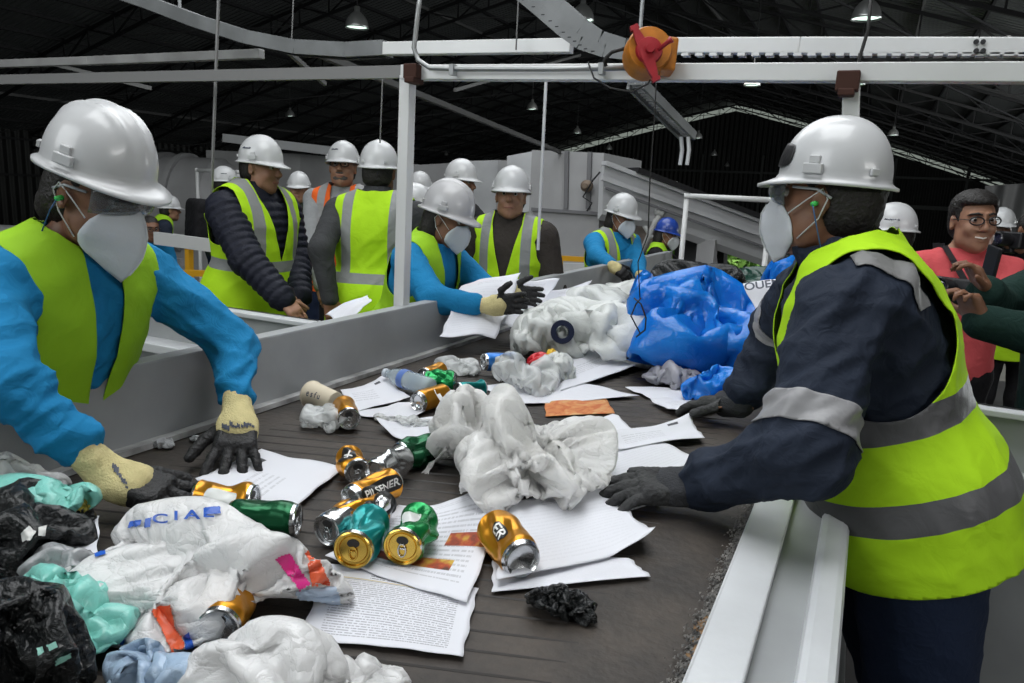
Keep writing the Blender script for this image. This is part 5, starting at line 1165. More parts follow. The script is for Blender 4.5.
def sheet(corners, kind, label, lift=0.0, curls=(), wave=.006, seed=1, n=28, crease=.004, cat='paper', name='paper_sheet', world=None, group=None, edge=0.0012):
    """corners on the picture (top-left, top-right, bottom-right, bottom-left) at belt level; curls: ((u,v,radius,height),...)"""
    Cn = [np.array(p) for p in world] if world is not None else [atZ(x, y, TOP + lift) for x, y in corners]
    V = []; Fc = []; UV = []; R = np.random.RandomState(seed); ph = R.rand(6) * 6
    for j in range(n + 1):
        for i in range(n + 1):
            u, v = i / n, j / n; p = (Cn[0] * (1 - u) + Cn[1] * u) * (1 - v) + (Cn[3] * (1 - u) + Cn[2] * u) * v
            rag = edge * (math.sin(u * 23 + ph[0]) + math.sin(v * 19 + ph[1])) * (1 if min(u, v, 1 - u, 1 - v) < .001 else 0); p = p + np.array([rag, rag, 0])
            h = wave * (1 + math.sin(u * 4 + v * 3 + ph[2]) * math.sin(v * 5 - u * 2 + ph[3])) + .001
            for cu, cv, cr, ch in curls:
                dd = max(0, 1 - math.hypot(u - cu, v - cv) / cr); h += ch * dd ** 1.8
            V.append(p + np.array([0, 0, h])); UV.append((u, 1 - v))
    V = np.array(V); V[:, 2] += .6 * crease * np.maximum(0, crumple(V * (1, 1, .2), 7, 7, seed) )
    for j in range(n):
        for i in range(n): k = j * (n + 1) + i; Fc.append((k, k + 1, k + n + 2, k + n + 1))
    me = bpy.data.meshes.new(name); me.from_pydata([tuple(p) for p in V], [], Fc); uv = me.uv_layers.new(name='UVMap')
    for lp in me.loops: uv.data[lp.index].uv = UV[lp.vertex_index]
    me.update(); o = link(name, me, paper_mat(kind)); so = o.modifiers.new('t', 'SOLIDIFY'); so.thickness = .0008
    if label: tag(o, label, cat, group)
    return o

# ---- cans
M_alu = mat('bare_aluminium', (.62, .63, .64), .22, 1.0, bump=.05, bscale=80); M_alud = mat('can_inside_dark', (.02, .02, .02), .5)
M_gold = mat('gold_can_paint', (.60, .26, .02), .28, .75, bump=.1, bscale=40); M_goldlid = mat('gold_lid', (.72, .48, .10), .25, 1.0)
M_cang = mat('green_can_paint', (.01, .22, .06), .25, .6, bump=.15, bscale=40); M_cangd = mat('dark_green_can_paint', (.006, .08, .03), .25, .6, bump=.1, bscale=40)
M_cant = mat('teal_can_paint', (.01, .25, .25), .3, .5, bump=.15, bscale=40); M_cank = mat('black_can_paint', (.015, .015, .015), .3, .4); M_canb = mat('blue_can_paint', (.03, .18, .55), .3, .4)
M_label = mat('black_can_label', (.012, .012, .012), .35); M_white_ink = mat('white_print', (.72, .72, .70), .4); M_whitel = mat('white_can_label', (.6, .62, .6), .4)
def text_mesh(body, size):
    c = bpy.data.curves.new('t', 'FONT'); c.body = body; c.size = size; c.align_x = 'CENTER'; c.align_y = 'CENTER'; c.offset = size * .02; o = bpy.data.objects.new('t', c); COL.objects.link(o)
    me = bpy.data.meshes.new_from_object(o.evaluated_get(bpy.context.evaluated_depsgraph_get())); bpy.data.objects.remove(o)
    bm = bmesh.new(); bm.from_mesh(me); bmesh.ops.triangulate(bm, faces=bm.faces); bmesh.ops.subdivide_edges(bm, edges=[e_ for e_ in bm.edges if e_.calc_length() > size * .25], cuts=2); bmesh.ops.triangulate(bm, faces=bm.faces)
    V = np.array([v.co[:] for v in bm.verts]); bm.verts.index_update(); Fc = [tuple(v.index for v in f.verts) for f in bm.faces]; bm.free(); return V, Fc
def can(lid, heading, body, lidm, label, z=0.0, pitch=0.0, crush=.3, seed=1, roll=0.0, text=None, patch=None, L=.122, r=.033, end='lid', botm=None, opened=True, s=1.0, bend=0.0, base_z=None, tsize=.024, tang=0.0, tuprot=1):
    """lid: picture position of the end nearest us; heading: compass of that end's outward normal (degrees, 295 = to the camera)"""
    L *= s * (.84 if crush > .6 else .93 if crush > .4 else 1); r *= s; h = math.radians(heading); ax = nrm((math.cos(h) * math.cos(pitch), math.sin(h) * math.cos(pitch), math.sin(pitch)))
    zc = TOP + r + z; pl = atZ(lid[0], lid[1], zc + (L * math.sin(pitch) if pitch > 0 else 0)); c = pl - ax * L; c[2] = zc + (0 if pitch >= 0 else -L * math.sin(pitch)) 
    R = rot_to(ax, (0, 0, 1)) @ rz(roll)
    root = empty('drinks_can', c + ax * L / 2 * 0 , label, 'can', 'crushed drinks cans on the belt')
    Rn = np.random.RandomState(seed); nA, nZ = 56, 40
    def shape(a, t):                                            # a angle, t 0..1 along the can -> local point
        rr = r * (1 - .13 * max(0, (t - .88) / .12) - .12 * max(0, (.07 - t) / .07)); env = math.sin(math.pi * min(max((t - .05) / .88, 0), 1)) ** .6 if .05 < t < .93 else 0
        q = np.array([math.cos(a), math.sin(a), t * 1.6]); dsum = 0.0
        for k_ in range(6): dsum += abs(((q @ D_[k_]) * F_[k_] + Ph[k_]) % 2 - 1) - .5
        sq = 1 - crush * env * (.55 * max(0, math.cos(a - A0)) ** 2 + .45 * max(0, math.cos(a - A0 - 2.4)) ** 2); rr = rr * sq + r * crush * env * .25 * dsum
        x, y = rr * math.cos(a), rr * math.sin(a); x += bend * env * r; return np.array([x, y, t * L])
    D_ = [nrm(Rn.normal(size=3)) for _ in range(6)]; F_ = 1.2 + 1.6 * Rn.rand(6); Ph = Rn.rand(6) * 2; A0 = Rn.rand() * 6.28
    V = []; Fc = []
    for j in range(nZ + 1):
        for i in range(nA): V.append(shape(2 * math.pi * i / nA, j / nZ))
    for j in range(nZ):
        for i in range(nA): Fc.append((j * nA + i, j * nA + (i + 1) % nA, (j + 1) * nA + (i + 1) % nA, (j + 1) * nA + i))
    W = lambda A_: c + np.asarray(A_) @ R.T
    mb = mesh('can_body', W(V), Fc, [body, M_alu], root); mb.data.polygons.foreach_set('material_index', [1 if (k // nA) < 2 or (k // nA) >= nZ - 2 else 0 for k in range(len(Fc))]); mb.data.set_sharp_from_angle(angle=math.radians(40))
    rl = r * .87
    b = MB(); 
    b.lathe([(rl, -.001), (rl + .001, .002), (rl - .001, .0035), (rl - .0035, .002), (rl - .004, -.003), (rl - .007, -.0035), (rl - .009, -.0015), (0, -.0012)], 36, W([0, 0, L]), R); b.build('can_lid', lidm, root, sharp=30) if end != 'bottom' else None
    if end == 'bottom':
        b = MB(); b.lathe([(rl, -.002), (rl - .001, .003), (rl - .004, .005), (rl - .006, .002), (rl - .009, -.005), (rl * .4, -.010), (0, -.011)], 36, W([0, 0, L]), R); b.build('can_base', botm or M_alu, root, sharp=30)
    else:
        if opened:
            b = MB(); b.lathe([(0, 0), (.0085, 0), (.0085, .0006), (0, .0006)], 20, W([.011, 0, L - .001]), R @ np.diag([.9, 1.25, 1])); b.build('can_mouth', M_alud, root)
        b = MB(); b.tube([W([-.006 + .0095 * math.cos(a) * 1.25, .0068 * math.sin(a), L + .0012]) for a in [k * math.pi / 8 for k in range(17)]], .0015, 6); b.tube([W([-.003, -.005, L + .001]), W([-.003, .005, L + .001])], .0018, 6); b.build('pull_tab', M_alu if lidm is not M_goldlid or seed % 2 else M_goldlid, root, smooth=True)
    b = MB(); b.lathe([(r * .85, 0), (r * .82, -.002), (r * .7, .004), (0, .010)], 28, W([0, 0, 0]), R); b.build('far_end', M_alu, root, smooth=True) if end != 'bottom' else b.build('far_end', lidm, root, smooth=True)
    def wrap(V2, ang, t0, off): return [W(shape(ang + p[0] / r, t0 + p[1] / L) * np.array([1, 1, 1]) + np.array([math.cos(ang + p[0] / r), math.sin(ang + p[0] / r), 0]) * off) for p in V2]
    upang = math.atan2((R.T @ np.array([0, 0, 1.0]))[1], (R.T @ np.array([0, 0, 1.0]))[0]); vw = R.T @ (C0 - c); cang = math.atan2(vw[1], vw[0])
    if patch or text:
        pm, hw_, hl = patch or (M_label, .022, .03); V2 = []; F2 = []; n_ = 12
        for j in range(n_ + 1):
            for i in range(n_ + 1): u, v = i / n_ * 2 - 1, j / n_ * 2 - 1; V2.append((u * hw_ * math.sqrt(1 - v * v * .45), v * hl * math.sqrt(1 - u * u * .25)))
        for j in range(n_):
            for i in range(n_): k = j * (n_ + 1) + i; F2.append((k, k + 1, k + n_ + 2, k + n_ + 1))
        pn = mesh('can_label', wrap(V2, cang + tang, .52, .0007), F2, pm, root)
        if text:
            TV, TF = text_mesh(text, tsize * s); TV = [(-p[1] * tuprot, p[0] * tuprot) for p in TV]
            mesh('can_lettering', wrap(TV, cang + tang, .52, .0016), TF, M_white_ink, root, smooth=False)
    return root

can((358, 472), 320, M_gold, M_alu, 'gold can with black label lying leftmost of the can heap, lid to the right', crush=.755, seed=2, text='X', tsize=.03, s=.95)
can((400, 455), 250, M_cangd, M_alu, 'dark green crushed can at the back of the can heap beside the big white bag', z=.004, crush=.75, seed=3)
can((376, 472), 270, M_alu, M_alu, 'shiny bare silver crumpled can behind the gold lettered can', z=.012, crush=.75, seed=4, end='bottom')
can((352, 500), 262, M_gold, M_alu, 'gold can with large white letters on a black label, middle of the can heap', z=.022, crush=.5, seed=6, roll=.6, text='PILSENER', patch=(M_label, .021, .054), tsize=.023, end='bottom', tang=-.1, tuprot=-1)
can((336, 524), 250, M_gold, M_alu, 'dented gold can under the lettered one, its silver rim facing left', z=.0, crush=.75, seed=7)
can((327, 530), 268, M_alu, M_alu, 'silver can with pull tab at the left front of the can heap', crush=.3, seed=8)
can((366, 522), 283, M_cank, M_alu, 'crushed black can with torn silver patch lying on top of the teal can', z=.016, s=.8, crush=.6, seed=9, patch=(M_alu, .016, .020))
can((353, 550), 291, M_cant, M_goldlid, 'teal can with gold lid facing the camera', z=.006, crush=.75, seed=10, s=1.12)
can((402, 547), 287, M_cang, M_goldlid, 'bright green can with gold lid and white label, right front of the can heap', z=.004, crush=.8, seed=11, s=1.12, patch=(M_whitel, .018, .026), tang=.5)
can((522, 560), 318, M_gold, M_alu, 'gold can with silver base resting alone on white papers right of centre', crush=.5, seed=12, end='bottom', text='ER', tsize=.028, patch=(M_label, .018, .022), s=1.15)
can((349, 419), 315, M_gold, M_alu, 'gold can with dark open lid wrapped in a clear bag near the left panel', crush=.3, seed=13, z=.004)
can((418, 402), 262, M_gold, M_alu, 'gold can with its silver base towards the camera beside the clear bottle', crush=.15, seed=14, end='bottom')
can((424, 380), 205, M_cang, M_alu, 'flattened green can lying sideways beyond the gold can and clear bottle', crush=.65, seed=15)
can((424, 376), 270, M_gold, M_alu, 'small gold can end peeking out behind the flattened green can', crush=.3, seed=16, s=.9)
can((458, 391), 240, M_cant, M_alu, 'teal crushed can just left of the big white bag handle', crush=.75, seed=17, s=.9)
can((484, 362), 230, M_canb, M_alu, 'blue and white can lying under the hands of the second woman', crush=.2, seed=18, patch=(M_whitel, .02, .03), z=.02)
can((498, 372), 250, M_gold, M_alu, 'gold can partly under the blue and white can', crush=.75, seed=19, s=.9)
can((297, 520), 25, M_cangd, M_alu, 'dark green can end peeking out behind the printed bag', crush=.3, seed=20)
can((254, 500), 22, M_gold, M_alu, 'silver and gold can lying flat beside the near black glove', crush=.6, seed=21, patch=(M_whitel, .02, .03))
can((757, 358), 260, M_gold, M_alu, 'gold can at the right end of the blue bag by the navy sleeve', crush=.4, seed=22)
can((218, 628), 300, M_gold, M_alu, 'gold can showing in the gap between the two near white bags', crush=.4, seed=23)

# ---- papers
sheet([(196, 486), (262, 452), (345, 470), (262, 540)], 'mark', 'printed paper lying between the two hands of the left worker', curls=((0, 0, .3, .01),), seed=1)
sheet([(340, 392), (384, 381), (410, 400), (352, 416)], 'mark', 'small white paper with a black mark beside the clear wrapped can', seed=2, curls=((1, 0, .4, .012),))
sheet([(352, 416), (398, 404), (440, 408), (402, 424)], 'light', 'white paper scrap beneath the gold can with silver base', seed=3)
sheet([(376, 428), (440, 418), (475, 430), (425, 458)], 'light', 'curled white paper under the flattened clear wrapper', seed=4, curls=((0, 0, .5, .02),))
sheet([(398, 512), (510, 498), (468, 609), (325, 562)], 'photo', 'curving leaflet with two food photos in front of the can heap', seed=5, curls=((1, 0, .75, .045), (0, 0, .4, .012)), n=36)
sheet([(330, 566), (478, 590), (462, 660), (300, 640)], 'text', 'densely printed page with a yellow line at the front of the belt', seed=6, n=30, wave=.003)
sheet([(492, 552), (630, 560), (652, 578), (492, 594)], 'light', 'lower white sheet under the lone gold can', seed=7, wave=.002)
sheet([(508, 505), (610, 492), (654, 548), (500, 586)], 'light', 'large white sheet with curled ragged corner in front of the dusty near glove', seed=8, curls=((1, 1, .35, .035), (.8, 0, .4, .02)), lift=.006, n=34, edge=.003)
sheet([(560, 452), (640, 436), (700, 462), (600, 500)], 'light', 'white sheet beneath the fingers of the right worker near glove', seed=9, lift=.002, curls=((.5, 0, .3, .012),))
sheet([(592, 492), (648, 488), (662, 508), (600, 516)], 'mark', 'small curled sheet in front of the near dusty glove', seed=30, lift=.004, curls=((1, 0, .5, .03),))
sheet([(566, 428), (612, 420), (645, 440), (580, 448)], 'light', 'white sheet peeking out right of the big white bag top', seed=10, curls=((1, .2, .5, .02),))
sheet([(600, 440), (690, 421), (705, 440), (620, 452)], 'mark', 'folded sheet with grey shaded side between the two hands of the right worker', seed=11, curls=((0, 0, .6, .018), (1, 0, .5, .018)), lift=.008)
sheet([(625, 389), (720, 390), (690, 404), (655, 402)], 'light', 'white sheet under the far dusty glove', seed=12)
sheet([(650, 402), (704, 396), (720, 412), (672, 414)], 'mark', 'narrow torn sheet held by the far dusty glove', seed=13, lift=.004, curls=((0, 1, .4, .015),))
sheet([(543, 393), (600, 391), (615, 414), (546, 417)], 'orange', 'orange photo leaflet lying flat beyond the big white bag', seed=14, wave=.001, crease=.001, cat='leaflet')
sheet([(568, 362), (620, 345), (646, 366), (560, 392)], 'mark', 'large curved white sheet with a dark edge behind the orange leaflet', seed=15, curls=((.6, 0, .5, .06), (1, 1, .5, .02)), n=32, lift=.01)
sheet([(480, 388), (560, 380), (640, 398), (520, 406)], 'light', 'flat white sheet under the clear crumpled bag behind the orange leaflet', seed=16)
sheet([(55, 523), (100, 520), (96, 596), (54, 590)], 'bar', 'white page with a dark bar sticking out left of the printed bag', seed=17, lift=.05, wave=.003)
sheet(None, 'light', 'white sheet held by the second woman hanging down over the side panel', seed=18, world=[at(462, 287, 3.15), at(520, 276, 3.3), at(494, 344, 2.95), at(440, 340, 2.85)], wave=.015, crease=.015, edge=.003)
sheet(None, 'light', 'white sheet rising between the gloves of the second woman and the front facing man', seed=19, world=[at(514, 285, 3.3), at(560, 284, 3.5), at(524, 330, 3.1), at(498, 330, 3.1)], wave=.015, crease=.012)
sheet(None, 'light', 'long white sheet running up to the white trough behind the second woman hands', seed=20, world=[at(545, 296, 3.6), at(592, 283, 4.0), at(560, 318, 3.5), at(528, 332, 3.2)], wave=.012, crease=.01)
o = sheet(None, 'mark', 'white printed sheet standing up in front of the right worker chest', seed=21, world=[at(742, 285, 2.5), at(800, 277, 2.45), at(806, 345, 2.3), at(775, 346, 2.35)], wave=.004, crease=.004, n=24)
TV, TF = text_mesh('OUEN', .042)
c0_, ux, uy = at(763, 289, 2.455), nrm(at(800, 277, 2.45) - at(742, 285, 2.5)), None
nn_ = nrm(np.cross(ux, at(775, 346, 2.35) - at(742, 285, 2.5))); nn_ = nn_ if nn_ @ CF < 0 else -nn_; uy = np.cross(nn_, ux)
mesh('paper_heading', [c0_ + ux * p[0] + uy * p[1] + nn_ * .024 for p in TV], TF, M_ink, o, smooth=False)
sheet(None, 'light', 'white cloth like sheet draped on the partition beside the turned away man', seed=22, world=[at(325, 316, 2.9), at(368, 298, 2.9), at(372, 304, 2.8), at(345, 328, 2.75)], wave=.01, crease=.01, n=18)
tissue = [((164, 446), .028, 'small crumpled tissue scrap near the side panel, left of two'), ((197, 440), .018, 'small crumpled tissue scrap near the side panel, right of two')]
for (p, r_, lb) in tissue: bag('tissue_scrap', atZ(*p, TOP), (r_, r_ * .8, r_ * .4), film('tissue', (.55, .56, .58), 1, .8), lb, 'tissue', seed=int(p[0]))

# ---- bags
big = bag('plastic_bag', atZ(512, 500, TOP) + (0.005, .11, 0), (.17, .20, .13), M_bagw, 'big crumpled white plastic bag in the centre of the belt', seed=5, rot=.5, sub=6, press=.0005, lobes=6, bend=.02, slack=1.5)
def strip(name, pts, wd, m, parent=None, label=None, tw=.5, seed=0, th=.0012):
    """a twisted strip of film"""
    P_ = [np.array(p, float) for p in pts]; n = 26; V = []; Fc = []; R = np.random.RandomState(seed)
    for i in range(n + 1):
        t = i / n * (len(P_) - 1); k = min(int(t), len(P_) - 2); u = t - k; p = P_[k] * (1 - u) + P_[k + 1] * u; d = nrm(P_[k + 1] - P_[k]); a = tw * math.sin(i * .5 + seed) * 1.5
        s_ = nrm(np.cross(d, (0, 0, 1.0))); q = np.cross(s_, d); w_ = wd * (.7 + .3 * math.sin(i * .9 + seed)); 
        for v in (-1, -.5, 0, .5, 1): V.append(p + (s_ * math.cos(a) + q * math.sin(a)) * v * w_ + q * (.25 * w_ * math.cos(v * 6 + i * .4)))
    for i in range(n):
        for j in range(4): k = i * 5 + j; Fc.append((k, k + 1, k + 6, k + 5))
    o = mesh(name, V, Fc, m, parent); so = o.modifiers.new('t', 'SOLIDIFY'); so.thickness = th
    if label: tag(o, label, 'plastic film')
    return o
cB = atZ(508, 470, TOP + .15)
strip('bag_handle', [at(480, 400, 1.80), at(497, 430, 1.72), at(520, 455, 1.66), at(533, 474, 1.63)], .014, M_bagw, big, seed=1)
strip('bag_handle', [at(440, 395, 1.95), at(452, 412, 1.85), at(462, 440, 1.74), at(470, 462, 1.70)], .022, M_bagw, big, seed=2)
strip('bag_handle', [at(402, 500, 1.70), at(418, 486, 1.70), at(430, 466, 1.72), at(446, 448, 1.72)], .011, M_bagw, big, seed=3)
bag('plastic_bag', atZ(466, 462, TOP), (.085, .10, .115), M_bagw, 'upright lobe of white film leaning on the big central bag', seed=8, rot=.3)
bag('plastic_bag', at(596, 332, 3.0), (.27, .22, .14), M_clearw, 'large cloudy clear bag beyond the orange leaflet, below the wire loop', seed=12, rot=.2)
bag('plastic_bag', at(548, 350, 3.0), (.16, .16, .13), M_clearw, 'smaller cloudy bag between the paper and the larger cloudy bag', seed=15)
blue = bag('plastic_bag', at(712, 352, 2.85), (.33, .30, .235), M_bagb, 'huge bright blue plastic bag piled at the right side of the belt', seed=20, rot=.5)
bag('plastic_bag', at(672, 312, 3.4), (.28, .24, .20), M_bagb, 'second blue bag bulging up left of and behind the huge one', seed=22, rot=1.2)
bag('plastic_bag', at(712, 392, 2.42), (.085, .07, .075), M_bagb, 'small blue tail of film at the foot of the huge blue bag', seed=24)
bag('plastic_bag', at(778, 330, 3.5), (.10, .12, .16), M_bagb, 'small blue bag behind the white sheet near the right worker chin', seed=25, lift=.18)
bag('plastic_bag', atZ(512, 395, TOP) + (0, .1, 0), (.11, .10, .075), M_clear, 'clear crumpled bag left of the orange leaflet', seed=30)
bag('plastic_bag', atZ(540, 388, TOP) + (0, .12, 0), (.07, .08, .06), M_clearw, 'cloudy wad of film between clear bag and curved sheet', seed=31)
bag('plastic_bag', atZ(322, 425, TOP), (.085, .055, .035), M_clear, 'clear bag wrapped round the gold can near the left panel', seed=33, rot=2.8)
bag('plastic_bag', atZ(456, 372, TOP), (.085, .055, .035), M_clear, 'flat clear bag near the left panel beyond the green can', seed=34)
bag('plastic_bag', atZ(408, 424, TOP), (.10, .03, .012), M_clear, 'flattened clear wrapper lying in front of the gold can with silver base', seed=35, rot=.2)
bag('plastic_bag', atZ(668, 390, TOP) + (0, .05, 0), (.10, .07, .055), film('greyish_film', (.50, .50, .55), 1, .4), 'greyish crumpled bag in front of the blue bags', seed=36)
bag('plastic_bag', atZ(2, 505, TOP), (.085, .09, .065), M_clearw, 'clear crumpled bag at the left picture edge under the blue sleeve', seed=37)
bag('plastic_bag', atZ(40, 500, TOP) + (.02, .0, 0), (.05, .04, .04), M_bagp, 'white paper like wad at the left edge below the clear bag', seed=38)
pb = bag('plastic_bag', atZ(210, 606, TOP) + (0, .0, 0), (.205, .120, .088), M_bagp, 'white plastic bag with blue lettering and orange and pink prints at the lower left', seed=47, rot=.44, sub=6, press=.0004, slack=1.5, bend=.02, iters=210, noise=.16, lobes=3)
pw = bag('plastic_bag', atZ(272, 705, TOP) + (0, .0, 0), (.125, .085, .075), M_bagp, 'plain white crumpled bag at the bottom edge in front of the lettered bag', seed=44, rot=.2, press=.0008, slack=1.35)
bag('plastic_bag', atZ(376, 690, TOP), (.05, .03, .025), M_bagp, 'thin white tail of film at the bottom edge near the printed page', seed=45)
M_pblue = mat('bag_blue_print', (.02, .10, .48), .35); M_pink2 = mat('bag_pink_print', (.70, .03, .25), .35); M_pora = mat('bag_orange_print', (.80, .13, .05), .35, noise=.2, nscale=60); M_pgrey = mat('bag_pale_blue_print', (.45, .55, .68), .35)
bt = bag('plastic_bag', atZ(62, 640, TOP), (.10, .085, .065), M_bagt, 'turquoise crumpled wrapper at the lower left corner', seed=51)
bk = bag('plastic_bag', atZ(22, 700, TOP), (.075, .07, .09), M_bagk, 'black printed wrapper standing at the bottom left corner', seed=52)
bk2 = bag('plastic_bag', atZ(22, 565, TOP), (.115, .10, .085), M_bagk, 'black and turquoise wrapper with white markings at the left edge', seed=53)
bag('plastic_bag', atZ(70, 552, TOP) + (-.02, 0, 0), (.055, .018, .018), mat('mustard_film', (.30, .26, .04), .4), 'mustard coloured wrapper strip on the black wrapper', seed=54, rot=.3, lift=.075)
bag('plastic_bag', atZ(40, 545, TOP), (.11, .05, .035), M_bagt, 'turquoise film lying across the top of the black wrapper', seed=55, rot=.25, lift=.075)
bag('plastic_bag', atZ(165, 700, TOP), (.10, .045, .045), film('pale_blue_film', (.35, .47, .62), 1, .3, transl=.1), 'pale blue striped wrapper below the lettered bag', seed=56)
bag('plastic_bag', atZ(70, 600, TOP), (.06, .045, .05), M_wrap, 'silver and black foil wrapper in the middle of the left pile', seed=57, rot=.4)
def prints():
    D = lambda nm, poly, m: drape(nm, poly, pb, m, pb)
    for poly in ([(96, 520), (107, 516), (108, 527), (99, 535)], [(92, 548), (104, 545), (106, 555), (96, 558)], [(130, 522), (142, 520), (140, 526), (129, 528)], [(146, 519), (152, 518), (151, 527), (145, 528)],
                 [(205, 508), (220, 507), (221, 514), (206, 515)], [(118, 620), (134, 618), (136, 624), (126, 626), (124, 646), (116, 645)], [(124, 648), (140, 642), (150, 655), (128, 658)], [(184, 636), (190, 632), (194, 646), (186, 650)]): D('blue_print', poly, M_pblue)
    D('orange_print', [(152, 612), (160, 605), (172, 606), (176, 625), (186, 648), (176, 660), (166, 640)], M_pora); D('orange_print', [(305, 552), (314, 546), (330, 584), (312, 586)], M_pora)
    D('pink_print', [(275, 558), (290, 552), (310, 584), (300, 590)], M_pink2); D('pink_print', [(178, 668), (184, 667), (186, 674), (180, 675)], M_pink2); D('pale_print', [(296, 590), (336, 586), (342, 606), (300, 612)], M_pgrey)
    # blue lettering CIAL along the top fold
    for ch, x, y, sz in (('C', 160, 517, 26), ('I', 176, 514, 26), ('A', 192, 513, 26), ('L', 208, 511, 26)):
        TV, TF = text_mesh(ch, 1.0); px = [(x + p[0] * sz * .9, y + 2 - p[1] * sz * .5) for p in TV]; tr_ = bvh(pb); V = []; ok = True
        for q in px:
            rd = Vector(_ray(*q)).normalized(); h = tr_.ray_cast(Vector(C0), rd)
            if h[0] is None: ok = False; break
            V.append(np.array(h[0]) - np.array(rd) * .004)
        if ok: mesh('bag_lettering', V, TF, M_pblue, pb, smooth=False)
prints()
for poly in ([(36, 650), (44, 646), (46, 652), (38, 656)], [(48, 645), (56, 641), (58, 647), (50, 651)], [(54, 660), (70, 652), (72, 657), (57, 665)]): drape('wrapper_print', poly, bk, mat('mint_print', (.3, .6, .52), .4), bk)
for poly in ([(22, 533), (30, 526), (36, 532), (30, 540), (24, 542)], [(38, 528), (46, 526), (44, 536), (38, 536)]): drape('wrapper_print', poly, bk2, M_white_ink, bk2)
# black crushed lump, green dark heap behind the blue bag
lump = bag('crushed_wrapper', atZ(562, 612, TOP), (.055, .036, .026), M_bagk, 'small black crushed lump of film in front of the lone gold can', 'wrapper', seed=61)
bag('plastic_bag', at(700, 285, 4.6), (.30, .2, .14), M_bagk, 'black bag heap behind the blue bags, near the blue helmeted woman', seed=62, lift=.05)
bag('plastic_bag', at(775, 284, 5.0), (.34, .3, .13), M_baggn, 'dark green crumpled sheet behind the huge blue bag', seed=63)
bag('plastic_bag', at(650, 290, 4.4), (.28, .26, .10), M_clearw, 'pale clear bag under the gloves of the blue shirted sorter', seed=64)
bag('plastic_bag', at(598, 304, 3.8), (.22, .2, .12), M_clearw, 'pale clear bag in the middle distance left of the second blue bag', seed=65)
bag('plastic_bag', atZ(735, 380, TOP) + (.1, .35, 0), (.12, .1, .1), M_bagp, 'white wad of film between the huge blue bag and the navy sleeve', seed=66)
bag('plastic_bag', at(540, 356, 2.65), (.045, .05, .05), mat('red_wrapper', (.55, .02, .03), .35), 'shiny red wrapper under the second woman paper', 'wrapper', seed=67)
bag('plastic_bag', at(553, 345, 2.75), (.03, .03, .05), mat('yellow_wrapper', (.7, .45, .03), .35), 'small yellow wrapper next to the red one', 'wrapper', seed=68)
b = MB(); c_ = at(562, 332, 2.85); b.lathe([(.025, -.03), (.045, -.03), (.047, 0), (.045, .03), (.025, .03), (.025, -.03)], 24, c_, rot_to(-CF, CR)); tag(b.build('tape_roll', mat('dark_blue_plastic', (.01, .015, .04), .4), sharp=30), 'dark blue ring leaning on the cloudy bag above the red wrapper', 'ring')
o = sheet([(700, 625), (714, 612), (712, 668), (690, 668)], 'light', 'small tan card scrap stuck near the right belt edge', seed=77, n=10, wave=.001, crease=.001, name='card_scrap', cat='scrap', edge=.006)
o.data.materials[0] = mat('tan_card', (.26, .15, .07), .8, noise=.5, nscale=60)
# bottle
def bottle(lid, heading, label):
    h = math.radians(heading); ax = np.array([math.cos(h), math.sin(h), .02]); c = atZ(*lid, TOP + .036); R = rot_to(ax, (0, 0, 1)); e = empty('plastic_bottle', c, label, 'bottle'); b = MB()
    prof = [(0, .0), (.022, .0), (.029, .006), (.031, .02)] + [(.031 - .0015 * (k % 2), .03 + .008 * k) for k in range(10)] + [(.031, .12), (.030, .15), (.024, .18), (.014, .20), (.013, .215), (0, .215)]
    b.lathe(prof, 28, c, R); V = np.array(b.v); V += crumple(V, 8, 9, 4)[:, None] * np.array([.004, .004, .003]); b.v = [tuple(v) for v in V]
    b.build('bottle_body', mat('pet_plastic', (.55, .66, .72), .08, alpha=.42, coat=.5), e, smooth=True); b = MB(); b.lathe([(.0315, .11), (.0318, .112), (.0318, .135), (.0315, .137)], 28, c, R); b.build('bottle_label', mat('blue_label', (.10, .18, .45), .4), e, smooth=True); b = MB(); b.lathe([(0, .212), (.015, .212), (.015, .226), (0, .228)], 16, c, R); b.build('bottle_cap', mat('pale_cap', (.5, .55, .6), .4), e, smooth=True)
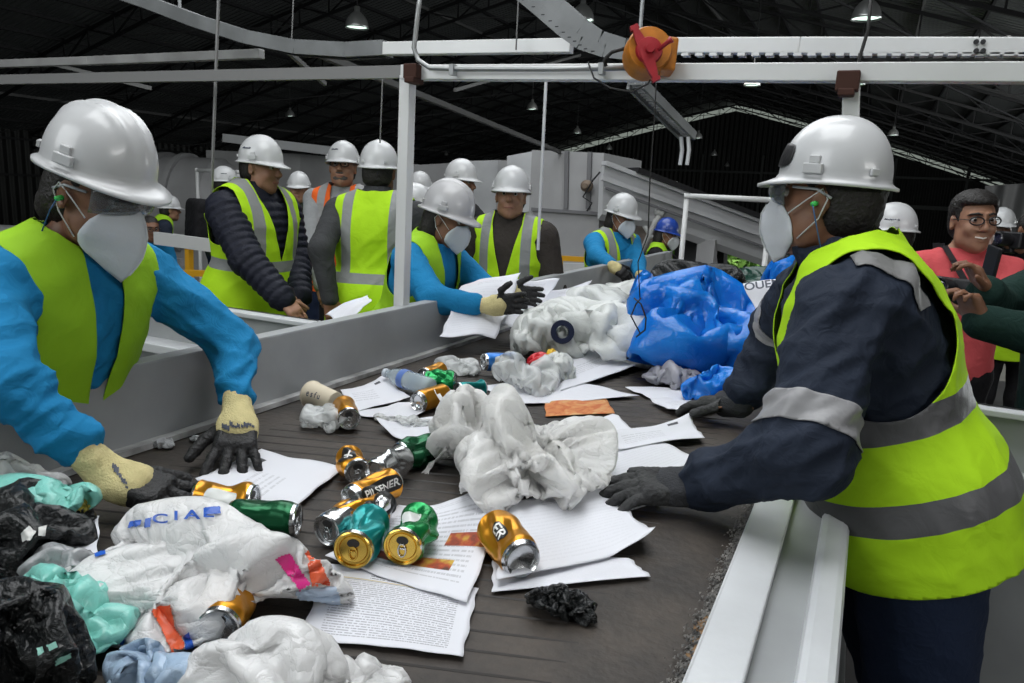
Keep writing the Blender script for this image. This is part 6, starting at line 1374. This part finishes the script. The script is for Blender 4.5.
bottle((432, 388), 165, 'crumpled clear plastic bottle lying near the left panel beside the gold can')
# paper cup
c_ = atZ(336, 402, TOP + .04); ax = nrm(atZ(298, 390, TOP + .04) - c_); R = rot_to(ax, (0, 0, 1)); e = empty('paper_cup', c_, 'cream printed paper cup lying behind the clear wrapped can', 'cup')
b = MB(); b.lathe([(0, 0.002), (.026, 0), (.028, .0), (.039, .105), (.041, .107), (.0405, .110), (.037, .108), (.027, .006), (0, .006)], 32, c_, R); b.build('cup_body', mat('cup_card', (.62, .55, .42), .6), e, sharp=30)
V2, F2 = text_mesh('e s f u', .022); up_ = R.T @ nrm(C0 - c_); a0 = math.atan2(up_[1], up_[0])
mesh('cup_print', [c_ + R @ np.array([(.0315 + .0105 * (.055 - p[0]) / .105 + .003) * math.cos(a0 + p[1] / .035), (.0315 + .0105 * (.055 - p[0]) / .105 + .003) * math.sin(a0 + p[1] / .035), .055 - p[0]]) for p in V2], F2, M_ink, e, smooth=False)

# black printing on the cream cuffs of the left worker
bpy.context.view_layer.update()
cf_ = [c for c in P['left']['root'].children if c.name.startswith('glove_cuff')]
for cuff in cf_:
    wv = np.array(P['left']['wL'] if np.linalg.norm(np.array(cuff.data.vertices[0].co) - P['left']['wL']) < np.linalg.norm(np.array(cuff.data.vertices[0].co) - P['left']['wR']) else P['left']['wR'])
    d = wv - C0; z = d @ CF; px, py = 512 + F_PX * (d @ CR) / z, 341.5 - F_PX * (d @ CU) / z
    near = abs(px - 238) < 40; Rq = random.Random(5)
    for i in range(9):
        ox, oy = (px - 14 + i * 3.6, py + 6 + Rq.uniform(-2, 2)) if near else (px + 2 + i * 1.6, py - 12 + i * 2.6 + Rq.uniform(-2, 2)); a_, b_ = Rq.uniform(1.2, 2.2), Rq.uniform(1.5, 3.5)
        drape('cuff_print', [(ox - a_, oy - b_), (ox + a_, oy - b_ * .6), (ox + a_ * .8, oy + b_), (ox - a_, oy + b_ * .5)], cuff, M_ink, P['left']['root'], n=5, off=.0012)
